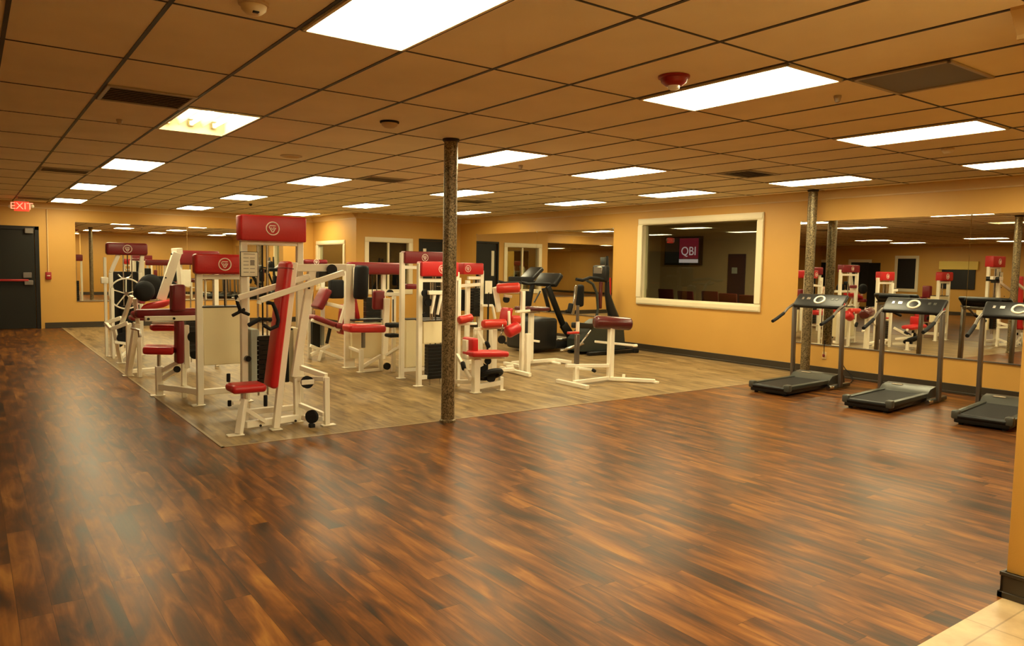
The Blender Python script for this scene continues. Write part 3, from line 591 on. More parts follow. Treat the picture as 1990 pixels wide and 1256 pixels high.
# ================================================================== 3  machine at the left edge of the planks with black round pads
def lateral_machine():
    T_ = thing('lateral_raise_machine', (-.8, 8.0, 0), 'white machine with slanted twin beams, black round pads and a bright red seat, behind the row machine', 'gym machine')
    T_['label'] = 'white machine with slanted beam and black round pads left of the big cream panel'
    y = 7.9
    f0 = Z(249, 731); foot(T_, f0.x, f0.y, .13, .1)
    a = Y(262, 628, y); beam(T_, (f0.x, f0.y, .01), (a.x+.02, y, a.z), .07, name='seat_post')
    b_ = Y(241, 690, y+.2); post(T_, Y(250, 640, y+.25).x, y+.25, 0, Y(250, 628, y+.25).z, .065); post(T_, Y(270, 640, y+.1).x, y+.1, 0, Y(270, 640, y+.1).z, .05)
    beam(T_, (f0.x, f0.y, .06), (f0.x+.75, f0.y+.1, .06), .05)
    beam(T_, Y(344, 491, y), Y(313, 583, y), .11, .06, up=(0, 1, 0), name='slanted_beam'); beam(T_, Y(344, 489, y+.2), Y(352, 600, y+.2), .045, name='upright')
    beam(T_, Y(338, 489, y), Y(350, 488, y+.1), .08, name='beam_cap')
    bolt(T_, Y(333, 494, y-.05)); bolt(T_, Y(322, 540, y-.05))
    for (px, py, r_, yy) in ((296, 558, .165, 8.0), (283, 566, .13, 7.75), (331, 562, .12, 8.15)):
        c_ = Y(px, py, yy); k = MB(); k.lathe(c_-Vector((.0, .05, 0)), [(r_*.5, 0), (r_*.85, .008), (r_, .03), (r_, .07), (r_*.85, .092), (r_*.5, .1)], 28, (-.35, 1, 0)); k.build('round_pad', 'black_rubber', T_)
    k = MB(); k.mm(Y(286, 540, 8).x, Y(327, 540, 8).x, 8.0, 8.1, Y(300, 552, 8).z, Y(300, 537, 8).z, .02, 2); k.build('shoulder_bracket', 'black_rubber', T_)
    a, b_ = Y(277, 598, y), Y(331, 588, y); k = MB(); k.obox((a+b_)/2, (b_-a)/2, Vector((.05, .16, 0)), Vector((.03, 0, .05)), .04, 4); k.build('seat_pad', 'red_vinyl', T_)
    a, b_ = Y(262, 605, 7.8), Y(276, 618, 7.8); k = MB(); k.box((a+b_)/2, (.16, .22, .09), .035, 3); k.build('knee_pad', 'dark_red_vinyl', T_)
    beam(T_, Y(256, 575, y+.1), Y(236, 632, y+.3), .045); beam(T_, Y(262, 580, y-.1), Y(268, 628, y), .045)
    beam(T_, Y(205, 628, y+.5), Y(236, 618, y+.4), .05); beam(T_, Y(216, 640, y+.3), Y(248, 628, y+.2), .05); beam(T_, Y(205, 628, y+.5), Y(216, 640, y+.3), .04)
    # tower behind with maroon header
    ty = 8.6; xl, xr = Y(350, 550, ty).x, Y(420, 550, ty).x; zt = Y(370, 515, ty).z
    post(T_, xl, ty, 0, zt+.05, .055); post(T_, xr, ty, 0, zt+.05, .055)
    header(T_, Y(345, 500, ty).x, xr+.04, ty-.08, zt, Y(370, 487, ty-.08).z, .14, 'dark_red_vinyl', False)
    a, b_ = Y(349, 524, ty-.08), Y(371, 557, ty-.08); k = MB(); k.mm(a.x, b_.x, ty-.09, ty-.075, b_.z, a.z, .003); k.build('instruction_placard', 'paper', T_)
    stack(T_, xl+.08, xr-.08, ty+.04, .2, .85, zt)
    k = MB(); p_ = Y(263, 645, 7.7); k.tube([p_+Vector((-.05, 0, .05)), p_+Vector((.04, 0, .02)), p_+Vector((.05, 0, -.07))], .02, 10); k.build('cam_arm', 'silver', T_)
lateral_machine()

# ================================================================== 4  far left machine with steel wheel
def wheel_machine():
    T_ = thing('cable_machine', (-.7, 10.4, 0), 'machine with a dark maroon header board, dark screen and round white wheel, nearest the exit door', 'gym machine')
    T_['label'] = 'machine with dark maroon header and round white wheel, nearest the black exit door'
    ty = 10.5
    a, b_ = Y(205, 471, ty), Y(286, 497, ty)
    xl, xr = Y(222, 520, ty).x, Y(270, 520, ty).x
    header(T_, a.x, b_.x, ty-.08, b_.z, a.z, .16, 'dark_red_vinyl', True, None, .06, .035)
    M_ = (a.x+b_.x)/2
    beam(T_, (M_-.12, ty, b_.z), (xl-.05, ty, Y(218, 530, ty).z), .055, name='upright', up=(0, 1, 0)); beam(T_, (M_+.22, ty, b_.z), (xr+.02, ty, Y(272, 530, ty).z), .055, name='upright', up=(0, 1, 0))
    post(T_, xl-.05, ty, 0, Y(218, 530, ty).z, .055); post(T_, xr+.02, ty, 0, Y(272, 530, ty).z, .055); foot(T_, xl-.05, ty); foot(T_, xr+.02, ty)
    k = MB(); k.mm(xl-.03, xr, ty+.03, ty+.07, .25, Y(240, 528, ty).z, .01); k.build('stack_screen', 'black_metal', T_)
    stack(T_, M_-.10, M_+.10, ty-.05, .25, .8, b_.z)
    c_ = Y(245, 571, ty-.15); R_ = .235
    k = MB(); k.ring(c_, (0, 1, 0), R_, .012, 40, 8)
    k.build('cam_wheel', 'white_paint', T_)
    for i in range(5):
        an = i*2*math.pi/5+.3; beam(T_, c_, c_+Vector((math.cos(an)*R_, 0, math.sin(an)*R_)), .018, name='wheel_spoke')
    k = MB(); k.cyl(c_-Vector((0, .03, 0)), c_+Vector((0, .15, 0)), .03, 14); k.build('wheel_hub', 'silver', T_)
    k = MB(); c2 = Y(243, 534, ty-.1); k.ring(c2+Vector((0, 0, .04)), (0, 1, 0), .10, .012, 20, 8, math.pi*1.1, math.pi*1.9); k.build('pull_handle', 'silver', T_)
    p = Y(203, 545, ty); k = MB(); k.box(p, (.10, .08, .10), .012, 2); k.build('bearing_block', 'white_paint', T_)
    post(T_, Y(205, 570, ty).x, ty, .0, Y(205, 500, ty).z, .04); post(T_, Y(213, 600, ty).x, ty-.3, .0, Y(213, 560, ty-.3).z, .045)
    # seat in front of it
    y = 9.4; a, b_ = Z(218, 694), Y(222, 640, y); beam(T_, (a.x, 9.6, .0), (b_.x, y, b_.z), .05, name='seat_post'); foot(T_, a.x, 9.6, .12, .08)
    pulley(T_, Y(238, 657, y), .075); pulley(T_, Y(232, 668, y+.1), .05)
    beam(T_, (a.x, 9.6, .08), (M_, ty, .08), .05); beam(T_, Y(222, 665, y), Y(246, 668, y), .04)
    k = MB(); c_ = Y(266, 618, 9.3); k.box(c_, (.2, .24, .07), .03, 3); k.build('seat_pad', 'dark_red_vinyl', T_)
    k = MB(); p0, p1 = Y(274, 590, 9.6), Y(276, 545, 9.7); k.obox((p0+p1)/2, (p1-p0)/2, Vector((.04, 0, 0)), Vector((0, .12, 0)), .02, 3); k.build('backrest_pad', 'dark_red_vinyl', T_)
wheel_machine()

# ================================================================== 5  centre machine with black oval pad
def abdominal_machine():
    T_ = thing('abdominal_machine', (2.0, 7.6, 0), 'white machine with black oval chest roller and wide red seat, left of the cream cabinet tower', 'gym machine')
    T_['label'] = 'white machine with upright black oval pad above a wide flat red seat'
    y = 7.6
    xl = Y(679, 600, y).x; zt = Y(679, 514, y).z; k = MB(); k.mm(xl-.075, xl+.075, y-.03, y+.03, 0, zt, .006); k.build('main_column', 'white_paint', T_); foot(T_, xl, y, .2, .1)
    ty = 8.3; a, b_ = Y(676, 509, ty), Y(776, 534, ty)
    header(T_, a.x, b_.x, ty-.08, b_.z, a.z, .16, 'dark_red_vinyl', False)
    post(T_, Y(745, 560, ty).x, ty, 0, b_.z+.05, .06); post(T_, a.x+.06, ty, 0, b_.z+.05, .06)
    stack(T_, Y(718, 560, ty).x-.08, Y(738, 560, ty).x, ty, .25, 1.0, b_.z)
    c_ = Y(703, 549, 7.45); hz = abs(Y(703, 516, 7.45).z-c_.z)
    k = MB(); k.roller(c_-Vector((.02, 0, hz)), c_+Vector((.0, 0, hz)), .105, 24); k.build('chest_roller', 'black_rubber', T_)
    k = MB(); p = Y(691, 542, 7.5); k.mm(p.x-.03, p.x+.03, 7.46, 7.52, Y(691, 566, 7.5).z, Y(691, 520, 7.5).z, .006); k.build('roller_bracket', 'white_paint', T_); bolt(T_, Y(691, 532, 7.45)); bolt(T_, Y(691, 560, 7.45))
    y = 7.15; a, b_ = Y(672, 638, y), Y(743, 638, y); k = MB(); k.obox((a+b_)/2, (b_-a)/2, Vector((0, .15, 0)), Vector((0, 0, .055)), .04, 4); k.build('seat_pad', 'red_vinyl', T_)
    a, b_ = Y(690, 647, 7.5), Y(742, 694, 7.5); k = MB(); k.mm(Y(684, 640, 7.5).x, b_.x, 7.5, 7.7, b_.z, Y(700, 628, 7.5).z, .006); k.build('stack_cabinet', 'cream_panel', T_)
    k = MB(); k.mm(Y(684, 640, 7.5).x, Y(745, 640, 7.5).x, 7.49, 7.7, Y(700, 624, 7.5).z, Y(700, 622, 7.5).z+.01, .003); k.build('cabinet_cap', 'tee', T_)
    k = MB(); k.cyl(Y(706, 645, 7.1), Y(706, 676, 7.1), .028, 14); k.build('seat_tube', 'grey_steel', T_)
    fz = Z(702, 724); post(T_, fz.x, fz.y, 0, Y(706, 678, fz.y).z, .055, name='seat_post'); foot(T_, fz.x-.01, fz.y, .1, .08)
    f2 = Z(740, 721); post(T_, f2.x, f2.y, 0, Y(738, 690, f2.y).z, .05); beam(T_, (fz.x, fz.y, .07), (f2.x, f2.y, .22), .045); beam(T_, (fz.x, fz.y, .02), (f2.x, f2.y, .02), .04)
    beam(T_, (fz.x, fz.y, Y(700, 685, fz.y).z), (xl, 7.6, .3), .04)
    p0, p1 = Y(735, 602, 7.5), Y(736, 565, 7.5); k = MB(); k.obox((p0+p1)/2, (p1-p0)/2, Vector((.09, 0, 0)), Vector((0, .05, 0)), .03, 3); k.build('back_pad', 'dark_red_vinyl', T_)
    p = Y(748, 640, 7.4); k = MB(); k.beam(Y(752, 580, 7.4), Y(747, 690, 7.4), .09, .05, (0, 1, 0)); k.build('side_plate', 'white_paint', T_)
    p0, p1 = Y(692, 620, 7.7), Y(684, 575, 7.7); k = MB(); k.obox((p0+p1)/2, (p1-p0)/2, Vector((.03, 0, 0)), Vector((0, .1, 0)), .02, 2); k.build('thigh_pad', 'red_vinyl', T_)
abdominal_machine()

# ================================================================== 6  leg press with V shaped red pads
def leg_press():
    T_ = thing('leg_press_machine', (2.0, 9.0, 0), 'white machine with reclined dark red back pad and long red rails, behind the press machine', 'gym machine')
    T_['label'] = 'white reclined machine with sloping dark red pads, seen behind the press machine arms'
    y = 8.6
    for (a, b_, w_, m_, n_) in (((615, 600), (634, 562), .12, 'dark_red_vinyl', 'backrest_pad'), ((604, 615), (646, 631), .09, 'dark_red_vinyl', 'seat_pad'), ((646, 631), (672, 636), .10, 'dark_red_vinyl', 'seat_end_pad'), ((666, 650), (672, 592), .11, 'red_vinyl', 'calf_pad')):
        p0, p1 = Y(*a, y), Y(*b_, y); d_, s_, t_ = frame_of(p1-p0, (0, 1, 0)); k = MB(); k.obox((p0+p1)/2, (p1-p0)/2, Vector((0, .16, 0)), s_*w_*.45, .03, 3); k.build(n_, m_, T_)
    p0, p1 = Y(653, 562, 8.7), Y(653, 562, 8.9); k = MB(); k.box(p0, (.22, .16, .30), .03, 3); k.build('counterweight', 'black_rubber', T_)
    k = MB(); c_ = Y(668, 562, 8.9); k.box(c_, (.10, .1, .22), .02, 2); k.build('shoulder_pad', 'dark_red_vinyl', T_)
    beam(T_, Y(605, 622, y-.1), Y(660, 642, y-.1), .045, name='rail'); beam(T_, Y(658, 640, y-.1), Y(672, 590, y-.1), .05)
    beam(T_, Y(634, 590, y), Y(668, 598, y), .06); beam(T_, Y(604, 690, y), Y(640, 672, y), .05); beam(T_, Y(603, 672, y), Y(645, 690, y), .05)
    beam(T_, Y(625, 682, y-.1), (Z(620, 702).x, Z(620, 702).y, 0), .05, name='leg'); beam(T_, Y(645, 690, y), Y(678, 702, y), .05)
    k = MB(); k.mm(Y(605, 650, 8.8).x, Y(620, 650, 8.8).x, 8.75, 8.9, Y(610, 675, 8.8).z, Y(610, 626, 8.8).z, .004); k.build('weight_stack', 'black_metal', T_)
    k = MB(); k.mm(Y(622, 650, 8.85).x, Y(628, 650, 8.85).x, 8.8, 8.9, Y(610, 672, 8.8).z, Y(610, 630, 8.8).z, .004); k.build('stack_shroud', 'shroud_grey', T_)
    k = MB(); k.cyl(Y(608, 560, 8.85), Y(608, 610, 8.85), .01, 10); k.cyl(Y(608, 603, 8.85), Y(608, 613, 8.85), .035, 14); k.build('guide_rod', 'silver', T_)
    xx = Y(604, 600, 8.85).x; post(T_, xx-.02, 8.85, 0, Y(604, 515, 8.85).z, .055); xr = Y(637, 600, 8.85).x; 
    a, b_ = Y(588, 504, 8.9), Y(634, 514, 8.9); header(T_, a.x, b_.x, 8.82, b_.z, a.z, .14, 'dark_red_vinyl', True, None, .04)
    post(T_, b_.x-.06, 8.9, 0, b_.z+.05, .055); k = MB(); p0, p1 = Y(644, 626, 8.6), Y(635, 668, 8.6); k.beam(p0, p1, .05, .04); k.build('foot_lever', 'black_metal', T_)
leg_press()

# ================================================================== 7, 8  cabinet tower and the two front towers by the column
def tower(name, label, ty, pl, pr, ptop, hl, hr, h_top, h_bot, panel=None, stk=None, m='red_vinyl', logo=None, R=.05, dep=.14, zfoot=0):
    T_ = thing(name, (Y(pl, 600, ty).x, ty, 0), label, 'gym machine')
    xl, xr = Y(pl, 620, ty).x, Y(pr, 620, ty).x; ztop = Y(pl, ptop, ty).z
    post(T_, xl, ty, 0, ztop, .06); foot(T_, xl-.01, ty, .11, .08); a, b_ = Y(hl, h_top, ty-.05), Y(hr, h_bot, ty-.05)
    post(T_, xr, ty, 0, b_.z+.06, .06); foot(T_, xr, ty, .11, .08)
    header(T_, a.x, b_.x, ty-.07, b_.z, a.z, dep, m, logo is not None, Y(logo, 500, ty-.07).x if logo else None, R, .02)
    beam(T_, (xl, ty, b_.z-.05), (xr, ty, b_.z-.05), .045); beam(T_, (xl, ty, .11), (xr, ty, .11), .05)
    if panel:
        p0, p1 = Y(panel[0], panel[1], ty), Y(panel[2], panel[3], ty)
        k = MB(); k.mm(p0.x, p1.x, ty-.02, ty+.18, p1.z, p0.z, .005); k.build('stack_panel', 'cream_panel', T_)
        k = MB(); k.mm(p0.x-.005, p1.x+.005, ty-.024, ty+.19, p0.z, p0.z+.012, .002); k.build('panel_cap', 'tee', T_)
        for xx in (p0.x*.65+p1.x*.35, p0.x*.2+p1.x*.8): k = MB(); k.cyl((xx, ty+.04, p0.z), (xx, ty+.04, b_.z), .010, 10); k.build('guide_rod', 'silver', T_)
    if stk:
        p0, p1 = Y(stk[0], stk[1], ty), Y(stk[2], stk[3], ty); stack(T_, p0.x, p1.x, ty, p1.z, p0.z, b_.z-.03)
    return T_, xl, xr, b_.z
T7, *_ = tower('weight_tower', 'white tower with dark red header and tall cream panel left of the steel column', 6.30, 781, 862, 491, 786, 870, 488, 514, (788, 622, 862, 709), None, 'dark_red_vinyl', 826, .045)
y = 6.3; p0, p1 = Y(787, 557, y), Y(808, 557, y); k = MB(); k.pad(p0, p1, .1, .07); k.build('upper_roller', 'dark_red_vinyl', T7)
for pt in ((757, 600), (748, 618)): pass
post(T7, Y(765, 640, 6.9).x, 6.9, .0, Y(765, 570, 6.9).z, .05); beam(T7, Y(750, 572, 6.9), (Y(781, 580, 6.3).x, 6.3, Y(781, 572, 6.3).z), .05)
k = MB(); c_ = Y(765, 632, 6.75); k.box(c_, (.20, .18, .06), .02, 2); k.build('rubber_block', 'black_rubber', T7)
k = MB(); c_ = Y(762, 652, 6.75); k.box(c_, (.16, .18, .05), .02, 2); k.build('rubber_step', 'black_rubber', T7)
beam(T7, Y(752, 690, 6.8), Y(780, 672, 6.4), .04); k = MB(); k.cyl(Y(764, 582, 6.85), Y(764, 625, 6.85), .009, 8); k.build('cable', 'black_metal', T7)
pulley(T7, Y(758, 570, 6.8), .05); pulley(T7, Y(752, 712, 6.8), .05, m='black_rubber')
T8, xl8, xr8, hz8 = tower('leg_extension_machine', 'white tower with bright red header and black weight stack, passing behind the steel column', 5.60, 815, 886, 511, 818, 890, 508, 538, (822, 625, 882, 665), (829, 670, 862, 734), 'red_vinyl', 860, .05)
T8['label'] = 'white leg machine with bright red header and small red seat beside the steel column'
y = 5.45; beam(T8, Y(832, 569, y), Y(866, 569, y), .05, name='pulley_arm'); beam(T8, Y(845, 572, y), Y(838, 610, y), .03); beam(T8, Y(858, 572, y), Y(850, 612, y), .03)
for (px, py, r_) in ((826, 570, .045), (832, 588, .05), (826, 612, .03)): pulley(T8, Y(px, py, 5.5), r_)
# seat unit in front right of the column
y = 4.83
f0 = Z(921, 763); k = MB(); k.mm(f0.x-.042, f0.x+.042, y-.04, y+.04, 0, Y(922, 698, y).z, .006); k.build('seat_post', 'white_paint', T8); foot(T8, f0.x, y, .12, .1)
c0, c1 = Y(908, 687, y), Y(979, 687, y); k = MB(); k.obox((c0+c1)/2, (c1-c0)/2, Vector((.0, .13, 0)), Vector((0, 0, .036)), .03, 4); k.build('seat_pad', 'red_vinyl', T8)
c0, c1 = Y(914, 684, y+.05), Y(914, 656, y+.05); k = MB(); k.obox((c0+c1)/2, (c1-c0)/2, Vector((.045, 0, 0)), Vector((0, .12, 0)), .025, 3); k.build('backrest_pad', 'red_vinyl', T8)
k = MB(); a = Y(904, 660, y+.1); k.mm(a.x-.03, a.x+.03, y+.02, y+.12, Y(904, 700, y).z, a.z, .005); k.build('backrest_bracket', 'white_paint', T8)
beam(T8, Y(906, 694, y), Y(980, 694, y), .045); beam(T8, Y(930, 700, y), Y(934, 712, y), .06)
for (px, py, r_) in ((936, 718, .075), (954, 735, .055), (948, 702, .04)): pulley(T8, Y(px, py, y), r_, (.2, 1, 0))
k = MB(); k.ring(Y(953, 728, y), (0, .5, 1), .13, .035, 24, 8); k.build('cam', 'black_rubber', T8)
f1 = Z(973, 759); beam(T8, (f0.x, y, .07), (f1.x, f1.y, .10), .05, .06); post(T8, f1.x, f1.y, 0, .17, .05); foot(T8, f1.x, f1.y, .08, .1)
beam(T8, Y(944, 722, y), Y(998, 718, y+.1), .05, .04); beam(T8, Y(888, 690, 5.3), Y(914, 737, y), .035, .05, name='brace')
k = MB(); k.roller(Y(899, 705, 5.1), Y(902, 718, 5.0), .03, 12); k.build('rubber_stop', 'black_rubber', T8)
beam(T8, Y(886, 742, 5.3), Y(920, 742, 5.0), .05)
post(T8, Y(891, 620, 5.35).x, 5.35, 0, Y(891, 545, 5.35).z, .045)
k = MB(); k.roller(Y(891, 623, 5.3), Y(917, 617, 5.3), .052, 18); k.build('shin_roller', 'orange_vinyl', T8); beam(T8, Y(891, 631, 5.35), Y(926, 629, 5.35), .03)

T9, xl9, xr9, hz9 = tower('hip_machine', 'white tower with square red header immediately right of the steel column', 6.60, 908, 934, 545, 900, 939, 511, 534, None, (918, 560, 929, 615), 'red_vinyl', 910, .045, .30)
T9['label'] = 'white tower with short red header and dark weight stack just right of the steel column'
beam(T9, Y(893, 556, 6.5), Y(932, 553, 6.5), .045); post(T9, Y(893, 560, 6.5).x, 6.5, 0, Y(893, 540, 6.5).z, .04)
a, b_ = Y(942, 546, 6.5), Y(955, 571, 6.5); k = MB(); k.mm(a.x, b_.x, 6.48, 6.495, b_.z, a.z, .003); k.build('instruction_placard', 'paper', T9)
k = MB(); k.cyl(((a.x+b_.x)/2, 6.49, 0), ((a.x+b_.x)/2, 6.49, b_.z+.02), .014, 10); k.build('placard_stand', 'black_metal', T9)
beam(T9, Y(935, 594, 6.5), Y(957, 594, 6.5), .035); beam(T9, Y(957, 594, 6.5), Y(962, 620, 6.5), .035)
k = MB(); k.mm(Y(890, 600, 6.7).x, Y(903, 600, 6.7).x, 6.65, 6.75, Y(896, 604, 6.7).z, Y(896, 563, 6.7).z, .005); k.build('weight_stack', 'black_metal', T9)

# ================================================================== 10  multi roller machine right of the column
def roller_machine():
    T_ = thing('leg_curl_machine', (3.2, 5.9, 0), 'white machine with bright red rollers at the top and middle, right of the steel column', 'gym machine')
    T_['label'] = 'white machine with bright red rollers at top and middle, right of the steel column'
    y = 5.95
    for px, pt, pb, yy in ((1009, 566, 724, 5.95), (990, 650, 718, 5.9)):
        f_ = Z(px, pb); k = MB(); w_ = .055 if px > 1000 else .075; k.mm(f_.x-w_/2, f_.x+w_/2, yy-.03, yy+.03, 0, Y(px, pt, yy).z, .005); k.build('upright', 'white_paint', T_)
    k = MB(); k.beam(Y(962, 558, 6.2), Y(970, 606, 6.2), .075, .04, (0, 1, 0)); k.build('side_plate', 'white_paint', T_)
    k = MB(); k.roller(Y(965, 561, 6.1), Y(1011, 559, 5.9), .072, 22); k.build('head_roller', 'orange_vinyl', T_)
    p0, p1 = Y(981, 624, 5.9), Y(986, 598, 5.9); k = MB(); k.obox((p0+p1)/2, (p1-p0)/2, Vector((.04, 0, 0)), Vector((0, .11, 0)), .03, 3); k.build('hip_pad', 'red_vinyl', T_)
    k = MB(); k.roller(Y(938, 630, 5.7), Y(982, 628, 5.7), .058, 22); k.build('thigh_roller', 'orange_vinyl', T_)
    c_ = Y(993, 642, 5.7); k = MB(); k.roller(c_-Vector((.10, .04, .03)), c_+Vector((.10, -.04, .05)), .085, 20); k.build('seat_roller', 'red_vinyl', T_)
    c_ = Y(1001, 622, 5.85); k = MB(); k.box(c_, (.16, .12, .13), .04, 3); k.build('shoulder_pad', 'orange_vinyl', T_)
    k = MB(); k.path([Y(989, 606, 5.75), Y(990, 631, 5.75), Y(1010, 632, 5.8)], .03); k.build('adjust_arm', 'white_paint', T_)
    beam(T_, Y(922, 640, 5.8), Y(982, 636, 5.8), .04); beam(T_, Y(928, 641, 5.8), Y(942, 668, 5.75), .03); k = MB(); k.roller(Y(945, 664, 5.7), Y(950, 676, 5.7), .03, 10); k.build('rubber_stop', 'black_rubber', T_)
    post(T_, Y(958, 660, 6.1).x, 6.1, 0, Y(958, 640, 6.1).z, .09); beam(T_, Y(924, 640, 5.9), (Y(924, 700, 5.9).x, 5.9, 0), .05, name='upright')
    beam(T_, Y(1004, 606, 5.95), Y(1030, 604, 5.9), .035)
    f5 = Z(996, 716); f6 = Z(1030, 734); beam(T_, (f5.x-.3, f5.y-.12, .04), (f6.x, f6.y, .035), .05, .05); beam(T_, Y(984, 714, 5.9), Y(998, 712, 5.85), .05)
    k = MB(); k.path([Y(977, 631, 5.65), Y(975, 645, 5.65), Y(973, 652, 5.65)], .02); k.build('lever', 'silver', T_)
    pulley(T_, Y(984, 582, 6.1), .05); beam(T_, Y(980, 575, 6.1), Y(994, 577, 6.1), .04); pulley(T_, Y(975, 660, 6.1), .06)
roller_machine()

# ================================================================== small pad stand behind it
def pad_stand():
    T_ = thing('arm_curl_stand', (4.6, 6.6, 0), 'white stand with flat dark pad in front of the black stair climber', 'gym machine')
    T_['label'] = 'white pedestal bench with flat black pad in front of the black treadmill'
    y = 6.6; f_ = Z(1032, 690, .0)
    p = Y(1031, 680, y); post(T_, p.x, y, .05, Y(1031, 608, y).z, .07, name='pedestal')
    beam(T_, Y(1002, 606, y), Y(1048, 608, y), .03)
    a, b_ = Y(1011, 600, y), Y(1057, 600, y); k = MB(); k.obox((a+b_)/2, (b_-a)/2, Vector((0, .17, 0)), Vector((0, 0, .032)), .025, 3); k.build('flat_pad', 'maroon_vinyl', T_)
    beam(T_, Y(1018, 660, y), Y(1048, 664, y), .035, name='foot_rest')
    beam(T_, (p.x-.35, y, .05), (p.x+.5, y, .05), .05); beam(T_, (p.x+.5, y, .05), (p.x+.62, y-.25, .03), .05)
    k = MB(); k.mm(p.x-.38, p.x-.32, y-.2, y+.2, 0, .05, .005); k.build('foot_bar', 'white_paint', T_)
    k = MB(); k.mm(p.x+.40, p.x+.46, y-.2, y+.2, 0, .03, .005); k.build('foot_bar', 'white_paint', T_)
pad_stand()

# ================================================================== 11  roller bench in the open
def roller_bench():
    T_ = thing('roller_bench', (4.1, 4.8, 0), 'white T-frame bench with long dark maroon roller pad, alone on the light planks', 'bench')
    T_['label'] = 'white bench with dark maroon roller pad, standing alone on the light planks'
    a, b_ = Z(1083, 744), Z(1142, 757)
    k = MB(); k.beam((a.x, a.y, .025), (b_.x, b_.y, .025), .06, .05); k.build('foot_bar', 'white_paint', T_)
    g = Z(1115, 750); h_ = Z(1273, 745); m_ = Z(1185, 741)
    k = MB(); k.beam((g.x, g.y, .045), (m_.x, m_.y, .045), .05, .045); k.build('base_beam', 'white_paint', T_)
    k = MB(); k.beam((m_.x-.03, m_.y, .04), (h_.x, h_.y, .03), .055, .045); k.build('foot_bar', 'white_paint', T_)
    k = MB(); k.mm(h_.x-.03, h_.x+.03, h_.y-.05, h_.y+.03, 0, .03, .004); k.build('foot_plate', 'white_paint', T_)
    y = m_.y; zt = Y(1185, 636, y).z; post(T_, m_.x, y, .04, zt, .075)
    y3 = g.y+.08
    p0, p1 = Y(1119, 740, y3), Y(1121, 650, y3); k = MB(); k.mm(p0.x-.035, p0.x+.035, y3-.03, y3+.03, .04, Y(1120, 712, y3).z, .005); k.build('upright', 'white_paint', T_)
    k = MB(); k.mm(p0.x-.025, p0.x+.035, y3-.022, y3+.022, Y(1120, 712, y3).z, Y(1120, 650, y3).z, .004); k.build('sliding_post', 'grey_steel', T_)
    k = MB(); k.mm(p0.x-.01, p0.x+.03, y3-.018, y3+.018, Y(1120, 648, y3).z, Y(1120, 625, y3).z, .004); k.build('post_top', 'white_paint', T_)
    k = MB(); k.cyl(Y(1122, 625, y3), Y(1123, 594, y3), .022, 12); k.build('post_grip', 'grey_steel', T_)
    k = MB(); k.box(Y(1114, 647, y3), (.18, .05, .03), .006); k.build('adjust_plate', 'orange_vinyl', T_)
    a, b_ = Y(1160, 626, y), Y(1221, 629, y-.05); k = MB(); k.roller(Y(1155, 626, y+.08), Y(1226, 630, y-.08), .088, 24); k.build('roller_pad', 'maroon_vinyl', T_)
    a, b_ = Y(1156, 664, y+.12), Y(1236, 672, y-.12); k = MB(); k.beam(a, b_, .035, .03); k.build('foot_rod', 'white_paint', T_)
    k = MB(); k.roller(b_-Vector((.05, 0, 0)), b_+Vector((.02, 0, 0)), .02, 10); k.build('rod_cap', 'white_paint', T_)
    a, b_ = Y(1100, 711, y3), Y(1184, 711, y); beam(T_, a, b_, .045); beam(T_, Y(1124, 716, y3-.05), Y(1152, 719, y3-.08), .03); k = MB(); k.roller(Y(1151, 719, y3-.1), Y(1157, 722, y3-.1), .022, 10); k.build('rubber_stop', 'black_rubber', T_)
    k = MB(); c_ = Z(1212, 735, .05); k.cyl((c_.x, c_.y, .05), (c_.x, c_.y, .10), .022, 12); k.build('peg', 'white_paint', T_)
    beam(T_, Y(1124, 674, y3+.05), Y(1148, 642, y3+.15), .02, m='silver', name='link_rod')
roller_bench()

